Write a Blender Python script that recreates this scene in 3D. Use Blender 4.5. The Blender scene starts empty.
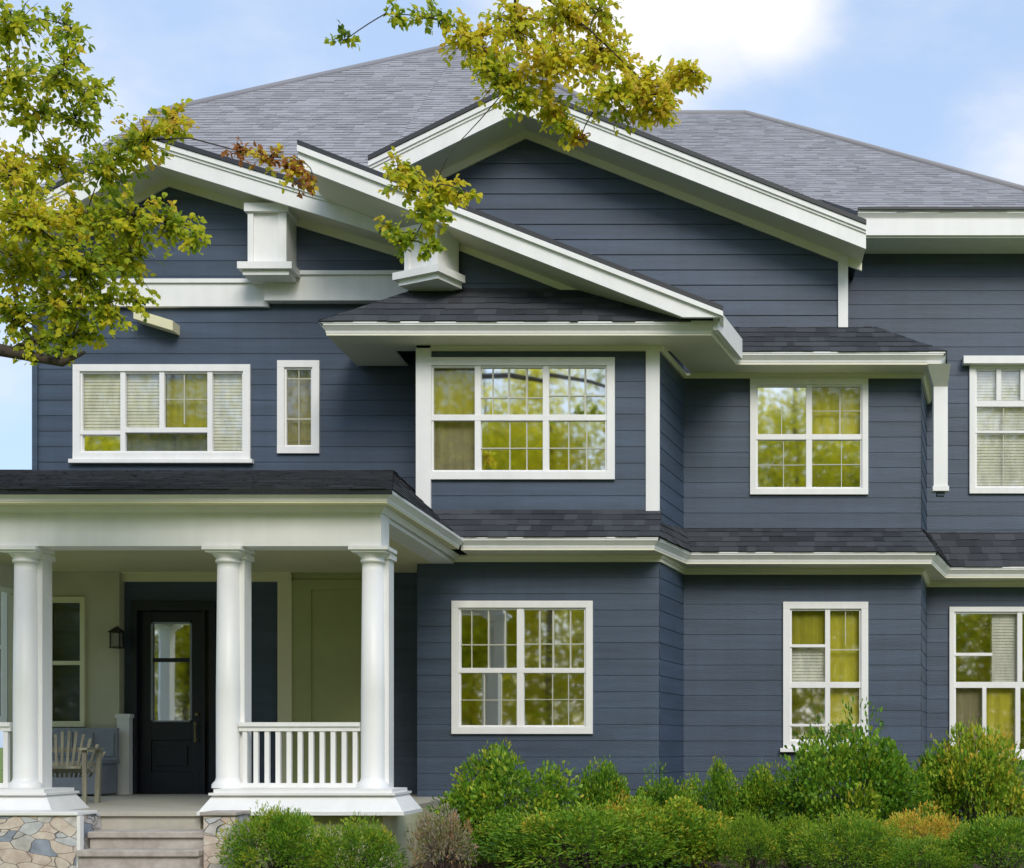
import bpy, math, random
import numpy as np
from mathutils import Vector, Matrix

R = math.radians
SC = bpy.context.scene
COL = SC.collection
rng = random.Random(7)
nr = np.random.default_rng(11)

# ------------------------------------------------------------------ camera, sky, sun, exposure
F, VX, VY, EYE = 1400.0, 740.0, 745.0, 1.5        # focal length in pixels, vanishing point, eye height
W, H = 1024, 868
cam = bpy.data.cameras.new('camera')
co = bpy.data.objects.new('camera', cam)
COL.objects.link(co)
co.location = (0, 0, EYE)
co.rotation_euler = (R(90), 0, 0)
cam.sensor_fit = 'HORIZONTAL'
cam.sensor_width = 36
cam.lens = F / W * 36
cam.shift_x = -(VX - W / 2) / W
cam.shift_y = (VY - H / 2) / W
cam.clip_start, cam.clip_end = 0.1, 3000
SC.camera = co

SUN_EL, SUN_AZ = 37.0, 160.0                      # azimuth clockwise from +Y: behind the camera, a little to its right
world = bpy.data.worlds.new('World')
SC.world = world
world.use_nodes = True
wn, wl = world.node_tree.nodes, world.node_tree.links
wn.clear()


def wnode(t, **k):
    n = wn.new(t)
    for a, b in k.items():
        setattr(n, a, b)
    return n


sky = wnode('ShaderNodeTexSky', sky_type='NISHITA', sun_disc=False)
sky.sun_elevation = R(SUN_EL)
sky.sun_rotation = R(SUN_AZ)
sky.air_density = 1.0
sky.dust_density = 1.6
sky.ozone_density = 1.6
bg = wnode('ShaderNodeBackground')
bg.inputs['Strength'].default_value = 0.15
out = wnode('ShaderNodeOutputWorld')
tc = wnode('ShaderNodeTexCoord')
# clouds: soft noise banks in the sky dome plus one big cumulus behind the house
mp = wnode('ShaderNodeMapping')
mp.inputs['Scale'].default_value = (1, 1, 2.2)
mp.inputs['Location'].default_value = (3.1, 0.4, 0.2)
wl.new(tc.outputs['Generated'], mp.inputs['Vector'])
nz = wnode('ShaderNodeTexNoise')
nz.inputs['Scale'].default_value = 6.0
nz.inputs['Detail'].default_value = 9
nz.inputs['Roughness'].default_value = 0.6
wl.new(mp.outputs['Vector'], nz.inputs['Vector'])


def blob(direction, r0, r1):
    d = Vector(direction).normalized()
    dist = wnode('ShaderNodeVectorMath', operation='DISTANCE')
    wl.new(tc.outputs['Generated'], dist.inputs[0])
    dist.inputs[1].default_value = d
    m = wnode('ShaderNodeMapRange', interpolation_type='SMOOTHSTEP')
    m.inputs['From Min'].default_value = r0
    m.inputs['From Max'].default_value = r1
    m.inputs['To Min'].default_value = 1
    m.inputs['To Max'].default_value = 0
    wl.new(dist.outputs['Value'], m.inputs['Value'])
    return m.outputs['Result']


def pxdir(px, py):
    return ((px - VX) / F, 1.0, (VY - py) / F)


def add(a, b, op='ADD'):
    m = wnode('ShaderNodeMath', operation=op)
    for i, s in enumerate((a, b)):
        if isinstance(s, (int, float)):
            m.inputs[i].default_value = s
        else:
            wl.new(s, m.inputs[i])
    return m.outputs[0]


blobs = blob(pxdir(680, -25), 0.0, 0.12)
blobs = add(blobs, blob(pxdir(765, 10), 0.0, 0.065), 'MAXIMUM')
blobs = add(blobs, blob(pxdir(600, 40), 0.0, 0.13), 'MAXIMUM')
blobs = add(blobs, add(blob(pxdir(1030, 165), 0.0, 0.09), 0.55, 'MULTIPLY'), 'MAXIMUM')
blobs = add(blobs, add(blob(pxdir(20, 150), 0.02, 0.14), 0.7, 'MULTIPLY'), 'MAXIMUM')
blobs = add(blobs, add(blob(pxdir(10, 330), 0.0, 0.10), 0.5, 'MULTIPLY'), 'MAXIMUM')
cl = add(add(blobs, 0.62, 'MULTIPLY'), add(nz.outputs['Fac'], 0.85, 'MULTIPLY'))
cm = wnode('ShaderNodeMapRange', interpolation_type='SMOOTHSTEP')
cm.inputs['From Min'].default_value = 0.40
cm.inputs['From Max'].default_value = 1.05
wl.new(cl, cm.inputs['Value'])
tint = wnode('ShaderNodeMixRGB', blend_type='MIX')
tint.inputs['Fac'].default_value = 0.72
wl.new(sky.outputs['Color'], tint.inputs['Color1'])
tint.inputs['Color2'].default_value = (2.35, 3.05, 4.25, 1)      # thin high haze over the blue
mixc = wnode('ShaderNodeMixRGB')
wl.new(cm.outputs['Result'], mixc.inputs['Fac'])
wl.new(tint.outputs['Color'], mixc.inputs['Color1'])
mixc.inputs['Color2'].default_value = (4.4, 4.4, 4.4, 1)
wl.new(mixc.outputs['Color'], bg.inputs['Color'])
wl.new(bg.outputs[0], out.inputs['Surface'])

sl = bpy.data.lights.new('sun', 'SUN')
sl.energy = 1.5
sl.angle = R(28)
sl.color = (1.0, 0.94, 0.85)
so = bpy.data.objects.new('sun', sl)
COL.objects.link(so)
az, el = R(SUN_AZ), R(SUN_EL)
to_sun = Vector((math.sin(az) * math.cos(el), math.cos(az) * math.cos(el), math.sin(el)))
so.rotation_euler = to_sun.to_track_quat('Z', 'Y').to_euler()
so.location = to_sun * 60

SC.view_settings.view_transform = 'Standard'
SC.view_settings.look = 'None'
SC.view_settings.gamma = 1
SC.view_settings.exposure = 0.66
SC.render.engine = 'CYCLES'
SC.cycles.max_bounces = 8
SC.cycles.transparent_max_bounces = 16
SC.cycles.use_denoising = True

# ------------------------------------------------------------------ materials
MATS = {}


def mat(name, base, rough=0.6, noise=0.0, nscale=4.0, bump=0.0, bscale=60.0, stretch=(1, 1, 1), spec=0.5, base2=None, coord='Object'):
    m = bpy.data.materials.new(name)
    m.use_nodes = True
    nt = m.node_tree
    b = nt.nodes['Principled BSDF']
    b.inputs['Roughness'].default_value = rough
    b.inputs['Specular IOR Level'].default_value = spec
    b.inputs['Base Color'].default_value = (*base, 1)
    t = nt.nodes.new('ShaderNodeTexCoord')
    mpn = nt.nodes.new('ShaderNodeMapping')
    mpn.inputs['Scale'].default_value = stretch
    nt.links.new(t.outputs[coord], mpn.inputs['Vector'])
    if noise > 0 or base2:
        n = nt.nodes.new('ShaderNodeTexNoise')
        n.inputs['Scale'].default_value = nscale
        n.inputs['Detail'].default_value = 6
        n.inputs['Roughness'].default_value = 0.65
        nt.links.new(mpn.outputs['Vector'], n.inputs['Vector'])
        r = nt.nodes.new('ShaderNodeMapRange')
        r.inputs['From Min'].default_value = 0.3
        r.inputs['From Max'].default_value = 0.7
        nt.links.new(n.outputs['Fac'], r.inputs['Value'])
        mx = nt.nodes.new('ShaderNodeMixRGB')
        lo = tuple(c * (1 - noise) for c in base)
        hi = base2 or tuple(min(1, c * (1 + noise)) for c in base)
        mx.inputs['Color1'].default_value = (*lo, 1)
        mx.inputs['Color2'].default_value = (*hi, 1)
        nt.links.new(r.outputs['Result'], mx.inputs['Fac'])
        nt.links.new(mx.outputs['Color'], b.inputs['Base Color'])
    if bump > 0:
        n2 = nt.nodes.new('ShaderNodeTexNoise')
        n2.inputs['Scale'].default_value = bscale
        n2.inputs['Detail'].default_value = 4
        nt.links.new(mpn.outputs['Vector'], n2.inputs['Vector'])
        bp = nt.nodes.new('ShaderNodeBump')
        bp.inputs['Strength'].default_value = bump
        bp.inputs['Distance'].default_value = 0.01
        nt.links.new(n2.outputs['Fac'], bp.inputs['Height'])
        nt.links.new(bp.outputs['Normal'], b.inputs['Normal'])
    MATS[name] = m
    return m


mat('siding', (0.047, 0.072, 0.114), 0.52, 0.22, 1.3, 0.25, 30, (0.5, 0.5, 7))
mat('trim', (0.80, 0.80, 0.79), 0.45, 0.04, 2.0, 0.05, 25)
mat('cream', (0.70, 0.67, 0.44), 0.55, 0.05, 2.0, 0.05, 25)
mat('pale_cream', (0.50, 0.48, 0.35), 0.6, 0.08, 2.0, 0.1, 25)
mat('cream_green_lit', (0.36, 0.38, 0.17), 0.6, 0.08, 2.0, 0.1, 25)  # cream porch panel, with green lawn bounce and porch shade put into its colour
mat('soffit', (0.76, 0.74, 0.60), 0.6, 0.04, 2.0)
mat('muntin', (0.50, 0.50, 0.40), 0.5)
mat('navy', (0.005, 0.008, 0.018), 0.4, 0.1, 3)
mat('dark', (0.012, 0.013, 0.015), 0.6)
mat('drip', (0.02, 0.022, 0.028), 0.5)
mat('interior', (0.09, 0.085, 0.07), 0.9)
mat('deck', (0.44, 0.42, 0.36), 0.7, 0.15, 3, 0.2, 20, (1, 6, 1))
mat('bench_grey', (0.25, 0.275, 0.32), 0.55, 0.15, 3, 0.2, 20)
mat('weathered', (0.27, 0.26, 0.19), 0.75, 0.4, 9, 0.4, 50, (1, 1, 0.2))
mat('bark', (0.055, 0.043, 0.032), 0.9, 0.45, 14, 0.8, 40, (1, 1, 0.25))
mat('black_metal', (0.012, 0.012, 0.012), 0.35)
mat('brass', (0.25, 0.2, 0.1), 0.3)
mat('lawn', (0.15, 0.20, 0.022), 0.9, 0.3, 0.8, 0.6, 50)
mat('mulch', (0.085, 0.05, 0.035), 0.95, 0.6, 22, 0.9, 45)
mat('path', (0.30, 0.26, 0.23), 0.85, 0.2, 5, 0.3, 60)
mat('lamp_glass', (0.25, 0.25, 0.22), 0.2)
for nm, c in (('curtain_olive', (0.40, 0.36, 0.030)), ('curtain_tan', (0.30, 0.26, 0.16)), ('curtain_yellow', (0.60, 0.54, 0.05)),
              ('curtain_grey', (0.13, 0.15, 0.16)), ('curtain_brown', (0.10, 0.075, 0.05)), ('curtain_red', (0.22, 0.05, 0.04)), ('blind', (0.78, 0.76, 0.70))):
    mat(nm, c, 0.85, 0.18, 3, 0.15, 30, (4, 1, 1))


def shingle(name, lo, hi):
    m = bpy.data.materials.new(name)
    m.use_nodes = True
    nt = m.node_tree
    b = nt.nodes['Principled BSDF']
    b.inputs['Roughness'].default_value = 0.85
    b.inputs['Specular IOR Level'].default_value = 0.25
    at = nt.nodes.new('ShaderNodeAttribute')
    at.attribute_name = 'tint'
    n = nt.nodes.new('ShaderNodeTexNoise')
    n.inputs['Scale'].default_value = 90
    n.inputs['Detail'].default_value = 3
    t = nt.nodes.new('ShaderNodeTexCoord')
    nt.links.new(t.outputs['Object'], n.inputs['Vector'])
    n2 = nt.nodes.new('ShaderNodeTexNoise')
    n2.inputs['Scale'].default_value = 0.9
    n2.inputs['Detail'].default_value = 4
    nt.links.new(t.outputs['Object'], n2.inputs['Vector'])
    a1 = nt.nodes.new('ShaderNodeMath')
    a1.operation = 'MULTIPLY_ADD'
    a1.inputs[1].default_value = 0.55
    nt.links.new(at.outputs['Fac'], a1.inputs[0])
    a2 = nt.nodes.new('ShaderNodeMath')
    a2.operation = 'MULTIPLY_ADD'
    a2.inputs[1].default_value = 0.7
    a2.inputs[2].default_value = -0.30
    nt.links.new(n.outputs['Fac'], a2.inputs[0])
    a3 = nt.nodes.new('ShaderNodeMath')
    a3.operation = 'MULTIPLY_ADD'
    a3.inputs[1].default_value = 0.5
    nt.links.new(n2.outputs['Fac'], a3.inputs[0])
    nt.links.new(a2.outputs[0], a3.inputs[2])
    nt.links.new(a3.outputs[0], a1.inputs[2])
    mx = nt.nodes.new('ShaderNodeMixRGB')
    mx.use_clamp = True
    mx.inputs['Color1'].default_value = (*lo, 1)
    mx.inputs['Color2'].default_value = (*hi, 1)
    nt.links.new(a1.outputs[0], mx.inputs['Fac'])
    nt.links.new(mx.outputs['Color'], b.inputs['Base Color'])
    bp = nt.nodes.new('ShaderNodeBump')
    bp.inputs['Strength'].default_value = 0.5
    bp.inputs['Distance'].default_value = 0.004
    nt.links.new(n.outputs['Fac'], bp.inputs['Height'])
    nt.links.new(bp.outputs['Normal'], b.inputs['Normal'])
    MATS[name] = m


def board_tone(name, amount, streak):
    # each board takes the paint a little differently (face attribute), with faint rain streaks
    m = MATS[name]
    nt = m.node_tree
    b = nt.nodes['Principled BSDF']
    src = b.inputs['Base Color'].links[0].from_socket
    at = nt.nodes.new('ShaderNodeAttribute')
    at.attribute_name = 'tint'
    t = nt.nodes.new('ShaderNodeTexCoord')
    mp_ = nt.nodes.new('ShaderNodeMapping')
    mp_.inputs['Scale'].default_value = (9, 9, 0.35)
    nt.links.new(t.outputs['Object'], mp_.inputs['Vector'])
    n = nt.nodes.new('ShaderNodeTexNoise')
    n.inputs['Scale'].default_value = 1.0
    n.inputs['Detail'].default_value = 5
    nt.links.new(mp_.outputs['Vector'], n.inputs['Vector'])
    a = nt.nodes.new('ShaderNodeMath')
    a.operation = 'MULTIPLY_ADD'
    a.inputs[1].default_value = amount
    a.inputs[2].default_value = 1 - amount / 2 - streak / 2
    nt.links.new(at.outputs['Fac'], a.inputs[0])
    a2 = nt.nodes.new('ShaderNodeMath')
    a2.operation = 'MULTIPLY_ADD'
    a2.inputs[1].default_value = streak
    nt.links.new(n.outputs['Fac'], a2.inputs[0])
    nt.links.new(a.outputs[0], a2.inputs[2])
    v = nt.nodes.new('ShaderNodeVectorMath')
    v.operation = 'SCALE'
    nt.links.new(src, v.inputs[0])
    nt.links.new(a2.outputs[0], v.inputs['Scale'])
    nt.links.new(v.outputs['Vector'], b.inputs['Base Color'])


board_tone('siding', 0.16, 0.3)
board_tone('trim', 0.0, 0.16)
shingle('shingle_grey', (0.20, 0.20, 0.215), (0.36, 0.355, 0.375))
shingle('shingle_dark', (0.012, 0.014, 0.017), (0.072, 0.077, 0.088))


def glass(name, refl):
    m = bpy.data.materials.new(name)
    m.use_nodes = True
    nt = m.node_tree
    nt.nodes.clear()
    o = nt.nodes.new('ShaderNodeOutputMaterial')
    tr = nt.nodes.new('ShaderNodeBsdfTransparent')
    tr.inputs['Color'].default_value = (0.86, 0.88, 0.85, 1)
    gl = nt.nodes.new('ShaderNodeBsdfGlossy')
    gl.inputs['Roughness'].default_value = 0.03
    gl.inputs['Color'].default_value = (0.95, 0.96, 0.94, 1)
    t = nt.nodes.new('ShaderNodeTexCoord')
    n = nt.nodes.new('ShaderNodeTexNoise')
    n.inputs['Scale'].default_value = 1.6
    nt.links.new(t.outputs['Object'], n.inputs['Vector'])
    bp = nt.nodes.new('ShaderNodeBump')
    bp.inputs['Strength'].default_value = 0.06
    bp.inputs['Distance'].default_value = 0.01
    nt.links.new(n.outputs['Fac'], bp.inputs['Height'])
    nt.links.new(bp.outputs['Normal'], gl.inputs['Normal'])
    lf = nt.nodes.new('ShaderNodeLayerWeight')
    lf.inputs['Blend'].default_value = 0.5
    lw = nt.nodes.new('ShaderNodeMath')
    lw.operation = 'POWER'
    lw.inputs[1].default_value = 4
    nt.links.new(lf.outputs['Facing'], lw.inputs[0])
    mr = nt.nodes.new('ShaderNodeMapRange')
    mr.inputs['From Min'].default_value = 0.0
    mr.inputs['From Max'].default_value = 1
    mr.inputs['To Min'].default_value = refl
    mr.inputs['To Max'].default_value = 1
    nt.links.new(lw.outputs[0], mr.inputs['Value'])
    mx = nt.nodes.new('ShaderNodeMixShader')
    nt.links.new(mr.outputs[0], mx.inputs[0])
    nt.links.new(tr.outputs[0], mx.inputs[1])
    nt.links.new(gl.outputs[0], mx.inputs[2])
    nt.links.new(mx.outputs[0], o.inputs['Surface'])
    MATS[name] = m


glass('glass_mirror', 0.88)
glass('glass_clear', 0.20)
glass('glass_dim', 0.07)


def leafmat(name, stops, transl=0.45, rough=0.5):
    m = bpy.data.materials.new(name)
    m.use_nodes = True
    nt = m.node_tree
    b = nt.nodes['Principled BSDF']
    b.inputs['Roughness'].default_value = rough
    b.inputs['Specular IOR Level'].default_value = 0.3
    at = nt.nodes.new('ShaderNodeAttribute')
    at.attribute_name = 'tint'
    cr = nt.nodes.new('ShaderNodeValToRGB')
    els = cr.color_ramp.elements
    while len(els) < len(stops):
        els.new(0.5)
    for e, (p, c) in zip(els, stops):
        e.position = p
        e.color = (*c, 1)
    nt.links.new(at.outputs['Fac'], cr.inputs['Fac'])
    nt.links.new(cr.outputs['Color'], b.inputs['Base Color'])
    tl = nt.nodes.new('ShaderNodeBsdfTranslucent')
    nt.links.new(cr.outputs['Color'], tl.inputs['Color'])
    mx = nt.nodes.new('ShaderNodeMixShader')
    mx.inputs[0].default_value = transl
    nt.links.new(b.outputs[0], mx.inputs[1])
    nt.links.new(tl.outputs[0], mx.inputs[2])
    nt.links.new(mx.outputs[0], nt.nodes['Material Output'].inputs['Surface'])
    MATS[name] = m


leafmat('tree_leaf', [(0.0, (0.10, 0.18, 0.02)), (0.30, (0.30, 0.42, 0.03)), (0.55, (0.60, 0.64, 0.035)), (0.88, (0.90, 0.74, 0.05)), (1.0, (0.45, 0.19, 0.06))], 0.6)
leafmat('shrub_leaf', [(0.0, (0.045, 0.125, 0.012)), (0.42, (0.145, 0.32, 0.02)), (0.76, (0.40, 0.48, 0.035)), (1.0, (0.70, 0.42, 0.05))], 0.3)
leafmat('heath_leaf', [(0.0, (0.22, 0.17, 0.14)), (0.35, (0.42, 0.36, 0.29)), (0.6, (0.22, 0.26, 0.07)), (0.85, (0.48, 0.24, 0.15))], 0.25)
leafmat('far_leaf', [(0.0, (0.020, 0.045, 0.008)), (0.4, (0.20, 0.27, 0.016)), (0.7, (0.60, 0.60, 0.02)), (1.0, (0.82, 0.74, 0.035))], 0.7)
leafmat('chip', [(0.0, (0.035, 0.022, 0.016)), (0.6, (0.11, 0.065, 0.045)), (1.0, (0.26, 0.16, 0.11))], 0.0)


def stone(name):
    m = bpy.data.materials.new(name)
    m.use_nodes = True
    nt = m.node_tree
    b = nt.nodes['Principled BSDF']
    b.inputs['Roughness'].default_value = 0.85
    t = nt.nodes.new('ShaderNodeTexCoord')
    mpn = nt.nodes.new('ShaderNodeMapping')
    mpn.inputs['Scale'].default_value = (1.3, 1.3, 2.4)
    nt.links.new(t.outputs['Object'], mpn.inputs['Vector'])
    wob = nt.nodes.new('ShaderNodeTexNoise')
    wob.inputs['Scale'].default_value = 1.6
    nt.links.new(mpn.outputs['Vector'], wob.inputs['Vector'])
    ad = nt.nodes.new('ShaderNodeVectorMath')
    ad.operation = 'MULTIPLY_ADD'
    ad.inputs[1].default_value = (0.5, 0.5, 0.5)
    nt.links.new(wob.outputs['Color'], ad.inputs[0])
    nt.links.new(mpn.outputs['Vector'], ad.inputs[2])
    v = nt.nodes.new('ShaderNodeTexVoronoi')
    v.inputs['Randomness'].default_value = 0.9
    nt.links.new(ad.outputs['Vector'], v.inputs['Vector'])
    e = nt.nodes.new('ShaderNodeTexVoronoi')
    e.feature = 'DISTANCE_TO_EDGE'
    e.inputs['Randomness'].default_value = 0.9
    nt.links.new(ad.outputs['Vector'], e.inputs['Vector'])
    sp = nt.nodes.new('ShaderNodeSeparateColor')
    nt.links.new(v.outputs['Color'], sp.inputs[0])
    cr = nt.nodes.new('ShaderNodeValToRGB')
    cr.color_ramp.interpolation = 'CONSTANT'
    els = cr.color_ramp.elements
    cs = [(0.0, (0.56, 0.48, 0.42)), (0.2, (0.50, 0.48, 0.46)), (0.40, (0.26, 0.29, 0.36)), (0.48, (0.60, 0.51, 0.44)), (0.68, (0.50, 0.51, 0.53)), (0.86, (0.55, 0.45, 0.39))]
    while len(els) < len(cs):
        els.new(0.5)
    for el_, (p, c) in zip(els, cs):
        el_.position = p
        el_.color = (*c, 1)
    nt.links.new(sp.outputs[0], cr.inputs['Fac'])
    n = nt.nodes.new('ShaderNodeTexNoise')
    n.inputs['Scale'].default_value = 14
    n.inputs['Detail'].default_value = 6
    nt.links.new(t.outputs['Object'], n.inputs['Vector'])
    ov = nt.nodes.new('ShaderNodeMixRGB')
    ov.blend_type = 'OVERLAY'
    ov.inputs['Fac'].default_value = 0.55
    nt.links.new(cr.outputs['Color'], ov.inputs['Color1'])
    nt.links.new(n.outputs['Fac'], ov.inputs['Color2'])
    mr = nt.nodes.new('ShaderNodeMapRange')
    mr.inputs['From Max'].default_value = 0.02
    nt.links.new(e.outputs['Distance'], mr.inputs['Value'])
    mx = nt.nodes.new('ShaderNodeMixRGB')
    mx.inputs['Color1'].default_value = (0.52, 0.47, 0.43, 1)
    nt.links.new(mr.outputs[0], mx.inputs['Fac'])
    nt.links.new(ov.outputs['Color'], mx.inputs['Color2'])
    nt.links.new(mx.outputs['Color'], b.inputs['Base Color'])
    bp = nt.nodes.new('ShaderNodeBump')
    bp.inputs['Strength'].default_value = 1.0
    bp.inputs['Distance'].default_value = 0.05
    nt.links.new(mr.outputs[0], bp.inputs['Height'])
    nt.links.new(bp.outputs['Normal'], b.inputs['Normal'])
    MATS[name] = m


stone('stone')
mat('step_stone', (0.40, 0.345, 0.305), 0.8, 0.25, 6, 0.5, 30, base2=(0.54, 0.50, 0.46))

# ------------------------------------------------------------------ helpers


def X(px, d):
    return (px - VX) * d / F


def Z(py, d):
    return EYE + (VY - py) * d / F


def P(px, py, d):
    return Vector((X(px, d), d, Z(py, d)))


def props(o, label=None, cat=None, group=None, kind=None):
    for k, v in (('label', label), ('category', cat), ('group', group), ('kind', kind)):
        if v:
            o[k] = v
    return o


def empty(name, loc=(0, 0, 0), parent=None):
    o = bpy.data.objects.new(name, None)
    o.empty_display_size = 0.2
    COL.objects.link(o)
    o.location = loc
    if parent:
        o.parent = parent
    return o


class MB:
    """Collects shapes in world coordinates, then links them as ONE mesh object."""

    def __init__(s):
        s.v, s.f, s.t, s.sm, s.mi = [], [], [], [], []

    def face(s, pts, tint=0.5, smooth=False, mi=0):
        i = len(s.v)
        s.v += [tuple(p) for p in pts]
        s.f.append(tuple(range(i, i + len(pts))))
        s.t.append(tint)
        s.sm.append(smooth)
        s.mi.append(mi)

    def box(s, x0, x1, y0, y1, z0, z1, tint=0.5, mi=0):
        s.hexa([(x0, y0, z0), (x1, y0, z0), (x1, y1, z0), (x0, y1, z0), (x0, y0, z1), (x1, y0, z1), (x1, y1, z1), (x0, y1, z1)], tint, mi)

    def hexa(s, c, tint=0.5, mi=0):
        i = len(s.v)
        s.v += [tuple(p) for p in c]
        for q in ((0, 3, 2, 1), (4, 5, 6, 7), (0, 1, 5, 4), (1, 2, 6, 5), (2, 3, 7, 6), (3, 0, 4, 7)):
            s.f.append(tuple(i + k for k in q))
            s.t.append(tint)
            s.sm.append(False)
            s.mi.append(mi)

    def pxbox(s, x0, x1, y0, y1, d, front, back):
        """A box whose face at depth d spans these photo measures; it runs from d-front to d+back."""
        s.box(X(x0, d), X(x1, d), d - front, d + back, Z(y1, d), Z(y0, d))

    def prism(s, poly, y0, y1):
        """poly: (x, z) outline, extruded along y."""
        n, i = len(poly), len(s.v)
        s.v += [(a, y0, b) for a, b in poly] + [(a, y1, b) for a, b in poly]
        fs = [tuple(i + k for k in range(n)), tuple(i + n + k for k in reversed(range(n)))]
        fs += [(i + k, i + n + k, i + n + (k + 1) % n, i + (k + 1) % n) for k in range(n)]
        for q in fs:
            s.f.append(q)
            s.t.append(0.5)
            s.sm.append(False)
            s.mi.append(0)

    def lathe(s, c, prof, seg=24, smooth=True):
        cx, cy = c
        i = len(s.v)
        for r, z in prof:
            for k in range(seg):
                a = 2 * math.pi * k / seg
                s.v.append((cx + r * math.cos(a), cy + r * math.sin(a), z))
        for j in range(len(prof) - 1):
            for k in range(seg):
                s.f.append((i + j * seg + k, i + j * seg + (k + 1) % seg, i + (j + 1) * seg + (k + 1) % seg, i + (j + 1) * seg + k))
                s.t.append(0.5)
                s.sm.append(smooth)
                s.mi.append(0)
        for j in (0, len(prof) - 1):
            s.f.append(tuple(i + j * seg + k for k in range(seg)))
            s.t.append(0.5)
            s.sm.append(False)
            s.mi.append(0)

    def tube(s, pts, rad, seg=6):
        pts = [Vector(p) for p in pts]
        if not isinstance(rad, (list, tuple)):
            rad = [rad] * len(pts)
        i0 = len(s.v)
        for j, p in enumerate(pts):
            a, b = pts[max(j - 1, 0)], pts[min(j + 1, len(pts) - 1)]
            t = (b - a).normalized() if (b - a).length > 1e-6 else Vector((0, 0, 1))
            u = t.cross(Vector((0.31, 0.2, 0.93)))
            if u.length < 1e-3:
                u = t.cross(Vector((1, 0, 0)))
            u.normalize()
            w = t.cross(u)
            for k in range(seg):
                an = 2 * math.pi * k / seg
                s.v.append(tuple(p + (u * math.cos(an) + w * math.sin(an)) * rad[j]))
        for j in range(len(pts) - 1):
            for k in range(seg):
                s.f.append((i0 + j * seg + k, i0 + j * seg + (k + 1) % seg, i0 + (j + 1) * seg + (k + 1) % seg, i0 + (j + 1) * seg + k))
                s.t.append(0.5)
                s.sm.append(True)
                s.mi.append(0)
        for j in (0, len(pts) - 1):
            s.f.append(tuple(i0 + j * seg + k for k in range(seg)))
            s.t.append(0.5)
            s.sm.append(False)
            s.mi.append(0)

    def sweep(s, path, prof):
        """prof: (outward, z) outline swept along a plan path that runs left to right seen from the front."""
        pts = [Vector(p) for p in path]
        ns = []
        for a, b in zip(pts, pts[1:]):
            t = (b - a).normalized()
            ns.append(Vector((t.y, -t.x)))
        ms = [ns[0]] + [(a + b) / (1 + a.dot(b)) for a, b in zip(ns, ns[1:])] + [ns[-1]]
        n, i = len(prof), len(s.v)
        for p, m in zip(pts, ms):
            for o, z in prof:
                q = p + m * o
                s.v.append((q.x, q.y, z))
        fs = []
        for j in range(len(pts) - 1):
            for k in range(n):
                fs.append((i + j * n + k, i + j * n + (k + 1) % n, i + (j + 1) * n + (k + 1) % n, i + (j + 1) * n + k))
        e = i + (len(pts) - 1) * n
        fs += [tuple(i + k for k in reversed(range(n))), tuple(e + k for k in range(n))]
        for q in fs:
            s.f.append(q)
            s.t.append(0.5)
            s.sm.append(False)
            s.mi.append(0)

    def build(s, name, m, parent=None, bevel=0.0):
        me = bpy.data.meshes.new(name)
        me.from_pydata(s.v, [], s.f)
        for x in (m if isinstance(m, (list, tuple)) else [m]):
            me.materials.append(MATS[x])
        a = me.attributes.new('tint', 'FLOAT', 'FACE')
        a.data.foreach_set('value', s.t)
        me.polygons.foreach_set('use_smooth', s.sm)
        me.polygons.foreach_set('material_index', s.mi)
        me.update()
        o = bpy.data.objects.new(name, me)
        COL.objects.link(o)
        if parent:
            o.parent = parent
        if bevel:
            b = o.modifiers.new('bevel', 'BEVEL')
            b.width = bevel
            b.segments = 2
            b.limit_method = 'ANGLE'
        return o


def clip(poly, ax, val, ge):
    res = []
    for i in range(len(poly)):
        a, b = poly[i], poly[(i + 1) % len(poly)]
        ina = (a[ax] >= val) if ge else (a[ax] <= val)
        inb = (b[ax] >= val) if ge else (b[ax] <= val)
        if ina:
            res.append(a)
        if ina != inb:
            t = (val - a[ax]) / (b[ax] - a[ax])
            q = [a[0] + (b[0] - a[0]) * t, a[1] + (b[1] - a[1]) * t]
            q[ax] = val
            res.append(tuple(q))
    return res


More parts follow.
